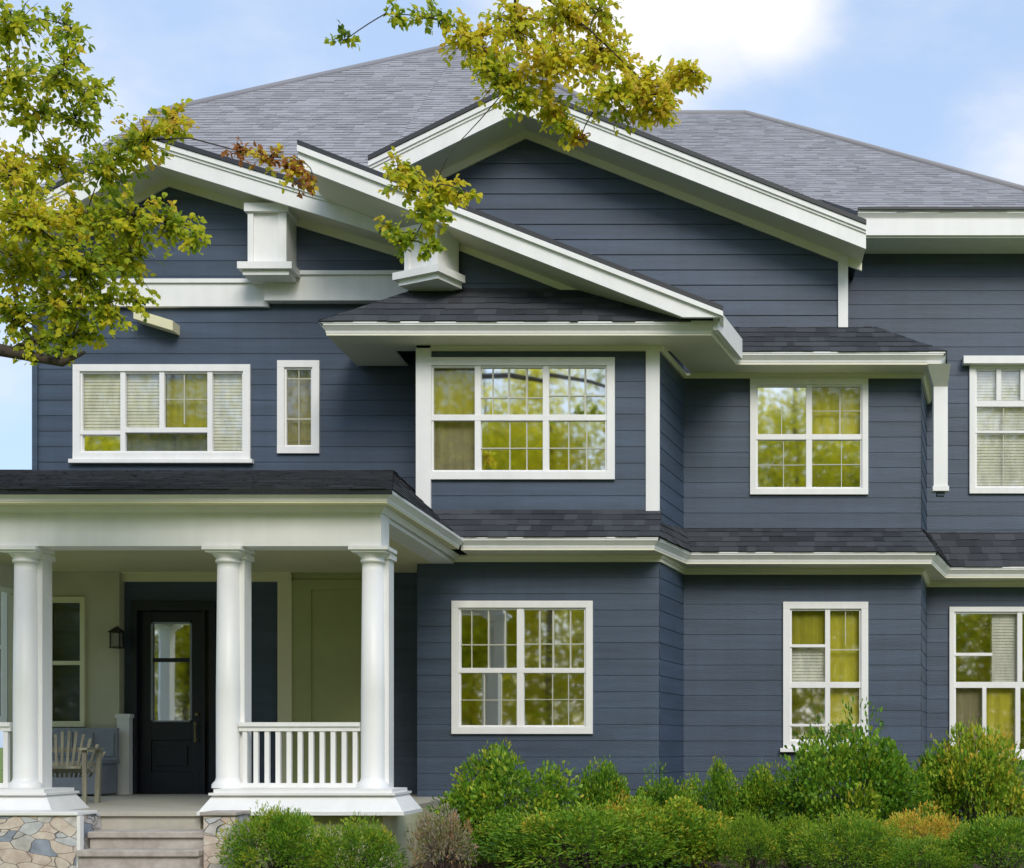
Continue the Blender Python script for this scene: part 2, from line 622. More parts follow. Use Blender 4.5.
def lapped(mb, poly, O, u, v, n, course, lip, holes=(), tab=0.0, v0=0.0):
    """Lap boards or shingle courses as real overlapping strips on a convex outline given in (u, v) metres."""
    O, u, v, n = Vector(O), Vector(u), Vector(v), Vector(n)
    vs = [p[1] for p in poly]
    us = [p[0] for p in poly]
    flip = u.cross(v).dot(n) < 0

    def put(pts, t):
        mb.face(list(reversed(pts)) if flip else pts, t)
    if tab:
        put([O + u * a + v * b - n * 0.004 for a, b in poly], 0.2)
    k = math.floor((min(vs) - v0) / course)
    while v0 + k * course < max(vs):
        vb, vt = v0 + k * course, v0 + (k + 1) * course
        k += 1
        br = sorted({vb, vt} | {e for h in holes for e in (h[2], h[3]) if vb < e < vt})
        row_t = rng.random()
        for a, b in zip(br, br[1:]):
            band = clip(clip(poly, 1, a, True), 1, b, False)
            if len(band) < 3:
                continue
            iv = [(min(us) - 1, max(us) + 1)]
            for h in holes:
                if h[2] < (a + b) / 2 < h[3]:
                    nv = []
                    for i0, i1 in iv:
                        if h[1] <= i0 or h[0] >= i1:
                            nv.append((i0, i1))
                        else:
                            if h[0] > i0:
                                nv.append((i0, h[0]))
                            if h[1] < i1:
                                nv.append((h[1], i1))
                    iv = nv
            if not tab and course > 0.1:
                cuts = []
                g2 = random.Random(int(vb * 1000) + int(O.y * 100))
                x = min(us) - g2.uniform(0, 3.4)
                js = []
                while x < max(us):
                    js.append(x)
                    x += 3.6
                for i0, i1 in iv:
                    e_ = [i0] + [j for j in js if i0 + 0.05 < j < i1 - 0.05] + [i1]
                    cuts += list(zip(e_, e_[1:]))
                iv = cuts
            if tab:
                cuts = []
                for i0, i1 in iv:
                    x = i0
                    while x < i1:
                        x2 = min(i1, x + tab * rng.uniform(0.4, 1.3))
                        cuts.append((x, x2))
                        x = x2
                iv = cuts
            for i0, i1 in iv:
                pc = clip(clip(band, 0, i0, True), 0, i1, False)
                if len(pc) < 3:
                    continue
                lp = lip * (rng.uniform(0.55, 1.5) if tab else 1)
                drop = rng.uniform(0, 0.014) if tab else 0
                tt = rng.random() if (tab or course > 0.1) else row_t
                p3 = []
                for (cu, cv) in pc:
                    low = abs(cv - vb) < 1e-6
                    p3.append(O + u * cu + v * (cv - (drop if low else 0)) + n * (lp * (1 - (cv - vb) / course)))
                put(p3, tt)
                lowp = [q for q, c in zip(p3, pc) if abs(c[1] - vb) < 1e-6]
                if len(lowp) >= 2:
                    lowp.sort(key=lambda q: q.dot(u))
                    A, B = lowp[0], lowp[-1]
                    put([A - n * (lp + 0.004), B - n * (lp + 0.004), B, A], tt * 0.6)


def wall(pts, poly, holes=(), course=0.172, lip=0.006):
    """Lap siding on the vertical plane through plan points a, b (left to right seen from outside); poly in (x along a-b, z)."""
    a, b = Vector((*pts[0], 0)), Vector((*pts[1], 0))
    u = (b - a).normalized()
    n = Vector((u.y, -u.x, 0))
    mb = MB()
    lapped(mb, poly, a, u, (0, 0, 1), n, course, lip, holes)
    return mb


def frontwall(d, poly, holes=(), parent=None, name='wall', lip=0.006):
    """Front-facing lap siding: poly and holes in world (x, z)."""
    mb = MB()
    lapped(mb, poly, (0, d, 0), (1, 0, 0), (0, 0, 1), (0, -1, 0), 0.172, lip, holes)
    return mb.build(name, 'siding', parent)


def sidewall(a, b, z0, z1, parent, name='wall'):
    L = (Vector(b) - Vector(a)).length
    return wall((a, b), [(0, z0), (L, z0), (L, z1), (0, z1)]).build(name, 'siding', parent)


def roof(corners, m, parent, name='roof', course=0.115, lip=0.007, tab=0.2, thick=0.05):
    """corners: first two along the eave, left to right seen from outside; a planar outline in world space."""
    c = [Vector(p) for p in corners]
    u = (c[1] - c[0]).normalized()
    n = None
    for k in range(2, len(c)):
        w = c[k] - c[0]
        t = u.cross(w)
        if t.length > 1e-3:
            n = t.normalized()
            break
    if n.z < 0:
        n = -n
    v = n.cross(u)
    poly = [((p - c[0]).dot(u), (p - c[0]).dot(v)) for p in c]
    mb = MB()
    lapped(mb, poly, c[0], u, v, n, course, lip, (), tab)
    # underside and edge
    bot = [p - n * thick for p in c]
    mb.face(list(reversed(bot)), 0.1)
    for i in range(len(c)):
        j = (i + 1) % len(c)
        mb.face([bot[i], bot[j], c[j], c[i]], 0.1)
    return mb.build(name, m, parent)


GUT = [(0.0, 0.0), (0.0, -0.028), (-0.012, -0.04), (-0.042, -0.075), (-0.048, -0.10), (-0.14, -0.10), (-0.14, 0.0)]


def eave(path, z, over, parent, fr=0.09, wallpath=None):
    g = MB()
    g.sweep(path, [(o, z + h) for o, h in GUT])
    g.sweep(path, [(0.006, z + 0.012), (0.006, z - 0.012), (-0.02, z - 0.008), (-0.02, z + 0.012)])
    g.build('gutter', 'trim', parent)
    s = MB()
    s.sweep(path, [(-0.05, z - 0.102), (-0.05, z - 0.122), (-over, z - 0.122), (-over, z - 0.102)])
    s.build('soffit', 'soffit', parent)
    if wallpath:
        f = MB()
        f.sweep(wallpath, [(0.0, z - 0.123), (0.045, z - 0.123), (0.045, z - 0.15), (0.026, z - 0.165), (0.026, z - 0.123 - fr), (0.0, z - 0.123 - fr)])
        f.build('frieze', 'soffit', parent)


def rake(xa, za, xb, zb, d, h, wall_d, parent, back, roof_m='shingle_grey'):
    """Sloping gable trim between two points on the front plane d: roof slab, bargeboard with crown, soffit and frieze."""
    r = MB()
    r.prism([(xa, za + 0.004), (xb, zb + 0.004), (xb, zb + 0.055), (xa, za + 0.055)], d - 0.05, back)
    r.build('gable_roof', 'drip', parent)
    b = MB()
    b.prism([(xa, za), (xb, zb), (xb, zb - h), (xa, za - h)], d, d + 0.04)
    b.prism([(xa, za), (xb, zb), (xb, zb - 0.055), (xa, za - 0.055)], d - 0.035, d)
    b.prism([(xa, za - 0.055), (xb, zb - 0.055), (xb, zb - 0.085), (xa, za - 0.085)], d - 0.016, d)
    b.build('bargeboard', 'trim', parent)
    s = MB()
    s.prism([(xa, za - h + 0.05), (xb, zb - h + 0.05), (xb, zb - h + 0.03), (xa, za - h + 0.03)], d + 0.04, wall_d)
    s.build('soffit', 'soffit', parent)
    f = MB()
    f.prism([(xa, za - h + 0.03), (xb, zb - h + 0.03), (xb, zb - h - 0.06), (xa, za - h - 0.06)], wall_d - 0.03, wall_d + 0.01)
    f.build('frieze', 'soffit', parent)


# ------------------------------------------------------------------ terrain


def ground_z(y):
    t = min(1, max(0, (y - 3.5) / 6.0))
    return 0.36 * t * t * (3 - 2 * t)


gm = MB()
xs = [-600, -150, -40, -15, 0, 15, 40, 150, 600]
ys = [-600, -150, -40, -10, 0, 2, 3.5] + [3.5 + 0.5 * i for i in range(1, 13)] + [14, 20, 40, 150, 600]
for i in range(len(xs) - 1):
    for j in range(len(ys) - 1):
        gm.face([(xs[i], ys[j], ground_z(ys[j])), (xs[i + 1], ys[j], ground_z(ys[j])), (xs[i + 1], ys[j + 1], ground_z(ys[j + 1])), (xs[i], ys[j + 1], ground_z(ys[j + 1]))])
props(gm.build('ground', 'lawn'), kind='structure')
bm_ = MB()
for (bx0, bx1) in ((-4.15, 4.6),):
    n = 40
    for i in range(n):
        for j in range(24):
            def q(i, j):
                x = bx0 + (bx1 - bx0) * i / n
                y = 9.9 + (17.0 - 9.9) * j / 24
                edge = min(1, j / 2)
                return (x, y, ground_z(y) + 0.004 + 0.03 * edge * (1 + math.sin(x * 5.1 + y * 3.3) * 0.6 + math.sin(x * 2.2 - y * 4.7) * 0.4))
            bm_.face([q(i, j), q(i + 1, j), q(i + 1, j + 1), q(i, j + 1)], smooth=True)
props(bm_.build('mulch_bed', 'mulch'), kind='structure')
pm = MB()
pw = [(X(78, 11.2) - 0.1), (X(204, 11.2) + 0.1)]
for j in range(30):
    y0, y1 = -4 + j * 0.49, -4 + j * 0.49 + 0.475
    y1 = min(y1, 10.25)
    if y0 < 10.2:
        pm.face([(pw[0], y0, ground_z(y0) + 0.008), (pw[1], y0, ground_z(y0) + 0.008), (pw[1], y1, ground_z(y1) + 0.008), (pw[0], y1, ground_z(y1) + 0.008)])
props(pm.build('path', 'path'), kind='structure')

# ------------------------------------------------------------------ the house
house = props(empty('house', (-2.0, 15.0, 0.5)), 'two-storey house clad in dark blue boards with white trim and a columned front porch', 'house')


class Pivot:
    pass


HM = Matrix.Translation((2.0, -15.0, -0.5))


def under_house(o):
    """Parent to the house, keeping the mesh in world coordinates."""
    o.parent = house
    o.matrix_parent_inverse = HM
    return o


_build = MB.build


def build(self, name, m, parent=None, bevel=0.0):
    o = _build(self, name, m, None, bevel)
    if parent is house:
        under_house(o)
    elif parent is not None:
        o.parent = parent
        o.matrix_parent_inverse = Matrix.Translation(-Vector(parent.location)) if parent.parent is None else Matrix.Identity(4)
    return o


MB.build = build

dL, dB, dBe, dR, dRe, dF, dFe = 15.55, 14.75, 14.3, 15.85, 15.4, 17.1, 16.7
BL, BR0, BR1 = -3.40, -0.85, -0.64           # bay: left side, right corner in front, right corner at the back wall
RR0, RR1 = 2.05, 2.28                        # right bay: right corner in front and where it meets the far wall
HL, HR = -7.83, 3.80
G0 = 0.28                                    # where the walls start, just under the bed

# window openings (photo measures at their wall)
WIN = {}


def hole(key, x0, x1, y0, y1, d):
    WIN[key] = (x0, x1, y0, y1, d)
    e = 4
    return (X(x0 + e, d), X(x1 - e, d), Z(y1 - e, d), Z(y0 + e, d))


hL = [hole('w1', 74, 251, 365, 460, dL), hole('w2', 278, 320, 361, 454, dL), hole('door', 133, 217, 602, 799, dL), hole('pw', -60, 9, 576, 724, dL)]
hB = [hole('w3', 424, 615, 358, 480, dB), hole('w6', 452, 593, 601, 734, dB)]
hR = [hole('w4', 750, 868, 379, 495, dR), hole('w7', 783, 868, 602, 748, dR)]
hF = [hole('w5', 969, 1042, 363, 494, dF), hole('w8', 949, 1042, 607, 756, dF)]

# gable rakes
A_d, B_d, C_d = 15.05, 14.15, 15.3
A_pk = (X(150, A_d), Z(139.6, A_d))
A_r = (X(392, A_d), Z(214, A_d))
A_l = (X(-20, A_d), Z(232, A_d))
B_l = (X(298, B_d), Z(146, B_d))
B_r = (-0.17, Z(146, B_d) - 0.3905 * (-0.17 - X(298, B_d)))
C_pk = (X(518, C_d), Z(89, C_d))
C_r = (X(866, C_d), Z(226, C_d))
C_l = (X(369, C_d), Z(162, C_d))


def on(p, q, x):
    return p[1] + (q[1] - p[1]) * (x - p[0]) / (q[0] - p[0])


# walls
frontwall(dL, [(HL, G0), (BL, G0), (BL, on(A_pk, A_r, BL) - 0.25), (A_pk[0], A_pk[1] - 0.25), (HL, on(A_pk, A_l, HL) - 0.25)], hL, house)
frontwall(dB, [(BL, G0), (BR0, G0), (BR0, on(B_l, B_r, BR0) - 0.2), (BL, on(B_l, B_r, BL) - 0.2)], hB, house)
sidewall((BR0, dB), (BR1, dR), G0, 5.9, house)
sidewall((BL, dL), (BL, dB), G0, 6.9, house)
frontwall(dR, [(BR1, G0), (RR0, G0), (RR0, 5.94), (BR1, 5.94)], hR, house)
sidewall((RR0, dR), (RR1, dF), G0, 5.9, house)
cx1 = X(846, dR)
frontwall(dR, [(-4.3, 5.94), (cx1, 5.94), (cx1, on(C_pk, C_r, cx1) - 0.2), (C_pk[0], C_pk[1] - 0.2), (-4.3, on(C_pk, C_l, -4.3) - 0.2)], (), house, lip=0.011)
sidewall((cx1, dR), (cx1, dF), 5.94, 7.45, house)
frontwall(dF, [(cx1 + 0.02, G0), (HR, G0), (HR, 7.56), (cx1 + 0.02, 7.56)], hF, house)
sidewall((HR, dF), (HR, 24), G0, 7.6, house)
sidewall((HL, 24), (HL, dL), G0, 7.5, house)
sidewall((HR, 24), (HL, 24), G0, 7.6, house)

# main hip roof at the left (front slope z = -4.84 + 0.8 d)


def Dp(px, py):
    d = 6.34 / (0.8 - (VY - py) / F)
    return Vector((X(px, d), d, -4.84 + 0.8 * d))


apL, apR, edL = Dp(440, 49), Dp(482, 47), Dp(150, 114)
Dz = lambda x, d: Vector((x, d, -4.84 + 0.8 * d))
roof([Dz(-7.95, 15.6), Dz(-4.2, 15.6), Dz(-4.2, apL.y - 0.02), apL, edL], 'shingle_grey', house)
hr = Dp(625, 121)
roof([Dz(-4.2, 16.0), Dz(-0.2, 16.0), hr, apR, Dz(-4.2, apR.y - 0.02)], 'shingle_grey', house)
lr = MB()
lr.face([Vector((-7.95, 27, 7.4)), Dz(-7.95, 15.6), edL, apL])
lr.build('left_roof', 'shingle_grey', house)
roof([Dz(-0.2, 16.0), Vector((1.5, 23.0, 8.2)), apR], 'shingle_grey', house)
rg = MB()
for a, b in ((edL, apL), (apL, apR), (apR, hr)):
    rg.tube([a + Vector((0, 0, 0.0)), b + Vector((0, 0, 0.0))], 0.05, 6)
# right hip roof
rz = lambda x, d: Vector((x, d, 7.79 + 0.657 * (d - 16.5)))
rp = 22.1
rcx = 4.25
roof([rz(1.38, 16.5), rz(rcx, 16.5), rz(0.08, rp), rz(-2.6, rp), rz(-2.6, 17.2), rz(1.0, 17.0)], 'shingle_grey', house)
roof([rz(rcx, 16.5), Vector((rcx, 27.6, 7.79)), rz(0.08, rp)], 'shingle_grey', house)
rg.tube([rz(-2.6, rp), rz(0.08, rp)], 0.05, 6)
rg.tube([rz(0.08, rp), rz(rcx, 16.5)], 0.05, 6)
rg.build('ridge_cap', 'shingle_grey', house)
# back slopes so that the roofs close
bk = MB()
bk.face([(1.5, 27.6, 7.8), (rcx, 27.6, 7.79), tuple(rz(0.08, rp)), tuple(rz(-2.6, rp))])
bk.face([(-7.95, 27, 7.4), (1.5, 27, 7.8), tuple(apR), tuple(apL)])
bk.build('back_roof', 'shingle_grey', house)

# gable rakes
rake(*A_pk, *A_r, A_d, 0.25, dL, house, 16.4)
rake(*A_l, *A_pk, A_d, 0.25, dL, house, 17.2)
rake(*C_pk, *C_r, C_d, 0.25, dR, house, 18.8)
rake(*C_l, *C_pk, C_d, 0.25, dR, house, 18.0)
# the long slope that runs down over the bay
rb = MB()
bs = 0.055
rb.prism([(B_l[0], B_l[1] + 0.004), (B_r[0], B_r[1] + 0.004), (B_r[0], B_r[1] + bs), (B_l[0], B_l[1] + bs)], B_d - 0.03, 15.45)
rb.build('gable_roof', 'drip', house)
bb = MB()
h = 0.21
zc = 5.825
bxc = B_l[0] + (B_l[1] - h - zc) / 0.3905
bb.prism([B_l, B_r, (B_r[0], zc), (bxc, zc), (B_l[0], B_l[1] - h)], B_d, B_d + 0.04)
bb.prism([B_l, (B_r[0] - 0.002, B_r[1]), (B_r[0] - 0.002, max(zc + 0.002, B_r[1] - 0.06)), (B_l[0], B_l[1] - 0.06)], B_d - 0.035, B_d)
bb.box(B_r[0] - 0.04, B_r[0], B_d + 0.04, 14.7, zc, B_r[1])
bb.sweep([(-0.235, dBe - 0.02), (0.012, dRe - 0.03)], [(0.014, 5.735), (0.014, 5.955), (-0.04, 5.955), (-0.04, 5.735)])
bb.build('bargeboard', 'trim', house)
sf = MB()
bq = (bxc - 0.02, on(B_l, B_r, bxc - 0.02))
sf.prism([(B_l[0], B_l[1] - h + 0.04), (bq[0], bq[1] - h + 0.04), (bq[0], bq[1] - h + 0.02), (B_l[0], B_l[1] - h + 0.02)], B_d + 0.04, dL - 0.02)
sf.build('soffit', 'soffit', house)
fb = MB()
fb.prism([(BL, on(B_l, B_r, BL) - h + 0.02), (BR0, on(B_l, B_r, BR0) - h + 0.02), (BR0, on(B_l, B_r, BR0) - h - 0.05), (BL, on(B_l, B_r, BL) - h - 0.05)], dB - 0.03, dB + 0.005)
fb.build('frieze', 'soffit', house)

# upper eave of the bay with its little pent roofs
EB = [(-4.29, 15.5), (-4.29, dBe), (-0.25, dBe), (0.0, dRe), (2.26, dRe), (2.50, dF - 0.02)]
eave(EB, 5.82, 0.62, house, 0.05, [(BL, dB), (BR0, dB), (BR1, dR), (RR0, dR), (RR1, dF - 0.05)])
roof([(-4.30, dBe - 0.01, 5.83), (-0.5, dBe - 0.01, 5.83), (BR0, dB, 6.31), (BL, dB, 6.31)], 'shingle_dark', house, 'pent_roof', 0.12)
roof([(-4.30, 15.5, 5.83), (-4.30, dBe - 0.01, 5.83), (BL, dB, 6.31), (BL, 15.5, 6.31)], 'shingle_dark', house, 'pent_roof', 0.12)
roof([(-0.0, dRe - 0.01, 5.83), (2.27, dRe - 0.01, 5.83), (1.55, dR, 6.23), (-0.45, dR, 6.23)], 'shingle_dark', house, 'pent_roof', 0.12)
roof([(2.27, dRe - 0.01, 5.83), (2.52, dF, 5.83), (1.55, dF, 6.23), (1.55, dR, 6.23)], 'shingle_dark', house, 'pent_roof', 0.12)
tp = MB()
tp.box(cx1 - 0.05, 1.56, dR, dF, 6.16, 6.22)
tp.build('flat_roof', 'shingle_dark', house)

# lower eave and its aprons
EA = [(-2.86, dBe), (-0.84, dBe), (-0.55, dRe), (2.15, dRe), (2.50, dFe), (HR + 0.4, dFe)]
eave(EA, 3.62, 0.62, house, 0.07, [(BL, dB), (BR0, dB), (BR1, dR), (RR0, dR), (RR1, dF), (HR, dF)])
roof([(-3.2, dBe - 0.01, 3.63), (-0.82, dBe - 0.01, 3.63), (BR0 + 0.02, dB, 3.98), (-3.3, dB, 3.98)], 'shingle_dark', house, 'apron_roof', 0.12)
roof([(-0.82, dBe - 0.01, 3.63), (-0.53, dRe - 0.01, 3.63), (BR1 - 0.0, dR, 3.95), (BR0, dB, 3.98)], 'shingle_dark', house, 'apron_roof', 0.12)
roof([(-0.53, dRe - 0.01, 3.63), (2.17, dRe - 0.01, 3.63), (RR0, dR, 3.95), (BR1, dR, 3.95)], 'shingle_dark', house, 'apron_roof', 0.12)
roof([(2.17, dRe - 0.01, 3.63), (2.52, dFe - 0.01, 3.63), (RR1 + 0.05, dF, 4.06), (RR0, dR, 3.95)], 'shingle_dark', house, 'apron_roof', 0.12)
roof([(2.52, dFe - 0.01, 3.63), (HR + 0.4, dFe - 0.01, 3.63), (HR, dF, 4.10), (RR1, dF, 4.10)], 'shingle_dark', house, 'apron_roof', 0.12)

# high eave at the far right
eave([(1.39, 16.5), (rcx, 16.5), (rcx, 24)], 7.80, 0.66, house, 0.05, [(cx1 + 0.02, dF), (HR, dF)])
fs_ = MB()
fs_.box(1.37, rcx - 0.08, 16.53, 16.56, 7.52, 7.70)
fs_.box(1.30, rcx - 0.1, 16.56, dF, 7.50, 7.52)
fs_.build('fascia', 'trim', house)
dr = MB()
dr.box(1.39, rcx + 0.01, 16.47, 16.56, 7.802, 7.83)
dr.build('drip_edge', 'drip', house)

# corner boards
cb = MB()
cb.box(BR0 - 0.14, BR0 + 0.005, dB - 0.03, dB + 0.0, 3.55, 5.70)
cb.build('corner_board', 'trim', house)
cb = MB()
cb.box(BL - 0.005, BL + 0.15, dB - 0.045, dB, 3.98, 5.70)
cb.build('corner_board', 'trim', house)
cb = MB()
cb.box(cx1 - 0.09, cx1 + 0.02, dR - 0.037, dR + 0.1, 6.22, 7.02)
cb.build('corner_board', 'trim', house)
cb = MB()
cb.box(HL - 0.02, HL + 0.04, dL - 0.03, dL + 0.1, 4.4, 7.5)
cb.build('corner_board', 'siding', house)
# boxed downspout on the right bay
ds = MB()
x0, x1 = X(933, 15.7), X(947, 15.7)
ds.box(x0, x1, 15.64, 15.78, Z(490, 15.7), Z(388, 15.7))
ds.box(x0 - 0.012, x1 + 0.012, 15.625, 15.79, Z(491, 15.7) - 0.01, Z(487, 15.7))
zt = Z(388, 15.7)
ds.hexa([(x0, 15.64, zt), (x1, 15.64, zt), (x1, 15.78, zt), (x0, 15.78, zt), (x0 - 0.1, 15.42, 5.70), (x1, 15.42, 5.70), (x1, 15.62, 5.70), (x0 - 0.1, 15.62, 5.70)])
ds.build('downspout', 'trim', house)
el_ = MB()
el_.box(x0 + 0.04, x1 - 0.03, 15.67, 15.76, Z(496, 15.7), Z(491, 15.7))
el_.build('downspout_foot', 'siding', house)

# frieze band and outrigger brackets of the left gable
fz = MB()
fz.box(HL, X(270, dL), dL - 0.06, dL, Z(308, dL), Z(285, dL))
fz.box(HL, X(270, dL), dL - 0.085, dL, Z(285, dL), Z(281, dL))
fz.box(X(268, dL), BL + 0.0, dL - 0.13, dL, Z(304, dL), Z(279, dL))
fz.box(X(266, dL), BL + 0.0, dL - 0.155, dL, Z(279, dL), Z(275, dL))
fz.build('band_board', 'trim', house)


def bracket(cx, y0, y1, w, z0, z1, rot, parent):
    """Boxed gable outrigger: recessed post, cap plate and moulded foot. y0 front, y1 at the wall."""
    mb = MB()
    st = 0.06
    mb.box(cx - w / 2 + st, cx + w / 2 - st, y0 + 0.03, y1, z0, z1)
    mb.box(cx - w / 2, cx - w / 2 + st, y0, y1, z0, z1)
    mb.box(cx + w / 2 - st - 0.03, cx + w / 2, y0, y1, z0, z1)
    mb.box(cx - w / 2 - 0.03, cx + w / 2 + 0.03, y0 - 0.03, y1, z1, z1 + 0.09)
    hw = w / 2
    for (e, za, zb) in ((0.085, z0 - 0.075, z0), (0.04, z0 - 0.13, z0 - 0.075)):
        mb.box(cx - hw - e, cx + hw + e, y0 - e, y1, za, zb)
    if rot:
        c, s = math.cos(rot), math.sin(rot)
        mb.v = [(cx + (a - cx) * c - (b - y1) * s, y1 + (a - cx) * s + (b - y1) * c, z) for a, b, z in mb.v]
    return mb.build('bracket', 'trim', parent)


bracket(X(267, 15.2), 15.2, dL, 0.42, Z(264, 15.2), Z(212, 15.2), 0, house)
bracket(X(438, 14.55), 14.42, 14.76, 0.44, Z(272, 14.5), Z(235, 14.5), R(-28), house)

lk = MB()
a_, b_ = P(141, 319, dL), P(180, 331, dL)
w_ = 0.055
lk.hexa([(a_.x, dL - 0.20, a_.z - w_), (b_.x, dL - 0.20, b_.z - w_), (b_.x, dL, b_.z - w_), (a_.x, dL, a_.z - w_), (a_.x, dL - 0.20, a_.z + w_), (b_.x, dL - 0.20, b_.z + w_), (b_.x, dL, b_.z + w_), (a_.x, dL, a_.z + w_)])
lk.build('lookout', 'cream', house, 0.004)

# ------------------------------------------------------------------ windows


def window(key, cas, bars, thin, fills, refl='glass_mirror', sill=False, label=None, bottom=0.0, interior=True, m='trim'):
    """Casing ring + sash bars as one mesh (the part 'window'); panes, muntins, blinds, curtains and the dark room behind are its sub-parts.
    bars / thin / fills are given in photo measures on the wall plane."""
    x0, x1, y0, y1, d = WIN[key]
    mb = MB()
    f, bk_ = 0.036, 0.03
    mb.pxbox(x0, x1, y0, y0 + cas, d, f, bk_)
    mb.pxbox(x0, x1, y1 - cas, y1, d, f + 0.004, bk_)
    mb.pxbox(x0, x0 + cas, y0 + cas, y1 - cas, d, f, bk_)
    mb.pxbox(x1 - cas, x1, y0 + cas, y1 - cas, d, f, bk_)
    if sill:
        mb.pxbox(x0 - 3, x1 + 3, y1, y1 + 4, d, 0.07, 0.0)
    s0, s1, t0, t1 = x0 + cas, x1 - cas, y0 + cas, y1 - cas
    e = 1.8                                     # inner sash ring, a step behind the casing
    mb.pxbox(s0, s1, t0, t0 + e, d, 0.012, 0.028)
    mb.pxbox(s0, s1, t1 - e, t1, d, 0.012, 0.028)
    mb.pxbox(s0, s0 + e, t0 + e, t1 - e, d, 0.012, 0.028)
    mb.pxbox(s1 - e, s1, t0 + e, t1 - e, d, 0.012, 0.028)
    for i, b in enumerate(bars):
        mb.pxbox(*b, d, 0.020 + 0.0015 * i, 0.028)
    w = mb.build('window', m, house, 0.003)
    if label:
        w['label'] = label
    # one pane per light: the grid that the bars make
    cells = fills
    P2 = {False: MB(), True: MB()}
    for (a, b, c, e_, kind) in cells:
        j = [rng.uniform(-0.0035, 0.0035) for _ in range(4)]
        za, zb = Z(e_, d), Z(c, d)
        p = P2[bool(kind)]
        p.face([(X(a, d), d + 0.016 + j[0], za), (X(b, d), d + 0.016 + j[1], za), (X(b, d), d + 0.016 + j[2], zb), (X(a, d), d + 0.016 + j[0] + j[2] - j[1], zb)])
    for k_, p in P2.items():
        if p.f:
            p.build('pane', 'glass_clear' if k_ else refl, w)
    if thin:
        t = MB()
        for i, b in enumerate(thin):
            b = list(b)
            ax = 0 if b[1] - b[0] < b[3] - b[2] else 2
            mid_, hw_ = (b[ax] + b[ax + 1]) / 2, (b[ax + 1] - b[ax]) * 0.36
            b[ax], b[ax + 1] = mid_ - hw_, mid_ + hw_
            t.pxbox(*b, d, -0.002 + 0.0004 * i, 0.011)
        t.build('muntin', 'muntin', w)
    for (a, b, c, e_, kind) in cells:
        if not kind:
            continue
        if kind == 'blind':
            q = MB()
            lapped(q, [(X(a, d), Z(e_, d)), (X(b, d), Z(e_, d)), (X(b, d), Z(c, d)), (X(a, d), Z(c, d))], (0, d + 0.06, 0), (1, 0, 0), (0, 0, 1), (0, -1, 0), 0.036, 0.010)
            q.build('blind', 'blind', w)
        else:
            q = MB()
            n = max(6, int((b - a) / 2.5))
            xs_ = [a + (b - a) * k / n for k in range(n + 1)]
            amp = 0.006 if 'grey' in kind else 0.005
            ys_ = [d + 0.075 + amp * math.sin(k * 1.9) + amp * 0.6 * math.sin(k * 0.83 + a) for k in range(n + 1)]
            for k in range(n):
                q.face([(X(xs_[k], d), ys_[k], Z(e_, d)), (X(xs_[k + 1], d), ys_[k + 1], Z(e_, d)), (X(xs_[k + 1], d), ys_[k + 1], Z(c, d)), (X(xs_[k], d), ys_[k], Z(c, d))], smooth=True)
            q.build('curtain', kind, w)
    if interior:
        r = MB()
        a, b, za, zb, ya, yb = X(s0 - 1, d), X(s1 + 1, d), Z(t1 + 1, d), Z(t0 - 1, d), d + 0.031, d + 0.62
        r.face([(a, yb, za), (b, yb, za), (b, yb, zb), (a, yb, zb)])
        r.face([(a, ya, za), (a, yb, za), (a, yb, zb), (a, ya, zb)])
        r.face([(b, ya, za), (b, yb, za), (b, yb, zb), (b, ya, zb)])
        r.face([(a, ya, za), (b, ya, za), (b, yb, za), (a, yb, za)])
        r.face([(a, ya, zb), (b, ya, zb), (b, yb, zb), (a, yb, zb)])
        r.build('interior', 'interior', w)
    return w


O_, T_, Y_, GR, BRN = 'curtain_olive', 'curtain_tan', 'curtain_yellow', 'curtain_grey', 'curtain_brown'
# upper left: two blinds, an olive curtain, a grey roller at the foot
window('w1', 7, [(121, 126, 372, 453), (160, 165, 372, 428), (208, 213, 372, 453), (81, 121, 431, 435), (126, 208, 428, 433)],
       [(183.5, 185, 373, 424), (165, 208, 399, 400)],
       [(81, 122, 372, 432, 'blind'), (81, 122, 434, 453, None), (125, 161, 372, 430, 'blind'), (164, 209, 372, 430, O_), (125, 209, 432, 453, GR), (212, 244, 372, 453, 'blind')],
       'glass_mirror', True)
window('w2', 7, [], [(285, 313, 378, 379.5), (285, 313, 418, 420), (298.3, 299.5, 368, 447)], [(285, 313, 368, 447, T_)], 'glass_clear')
window('w3', 8, [(475, 481, 366, 472), (543, 549, 366, 472), (432, 607, 415, 421)],
       [(492, 493.5, 366, 415), (507.5, 510, 366, 415), (525.5, 528, 366, 415), (481, 543, 397, 398.5), (568, 570.5, 366, 415), (584, 586.5, 366, 415), (549, 607, 394.5, 396.5),
        (509, 510.5, 421, 472), (526, 527.5, 421, 472), (481, 543, 447.5, 449), (568, 569.5, 421, 472), (586, 587.5, 421, 472), (549, 607, 447.5, 449)],
       [(432, 476, 366, 416, O_), (432, 476, 420, 472, T_), (480, 544, 366, 416, None), (548, 607, 366, 416, None), (480, 544, 420, 472, None), (548, 607, 420, 472, None)])
window('w4', 6, [(806, 812, 385, 489), (756, 862, 434.5, 440)],
       [(781, 782.2, 410, 435), (839, 841, 385, 435), (812, 862, 410.5, 411.5), (783, 784, 440, 489), (841, 842, 440, 489), (756, 806, 464.5, 465.5), (812, 862, 464, 465)],
       [(756, 807, 385, 436, None), (811, 862, 385, 436, Y_), (756, 807, 439, 489, None), (811, 862, 439, 489, None)])
window('w5', 6, [(975, 1036, 401, 407), (975, 1036, 431, 433.5), (996, 1001, 369, 401), (1020, 1024, 369, 401)], [(1003, 1004, 407, 488)],
       [(975, 1036, 369, 402, 'blind'), (975, 1036, 406, 488, 'blind')], 'glass_clear')
hd = MB()
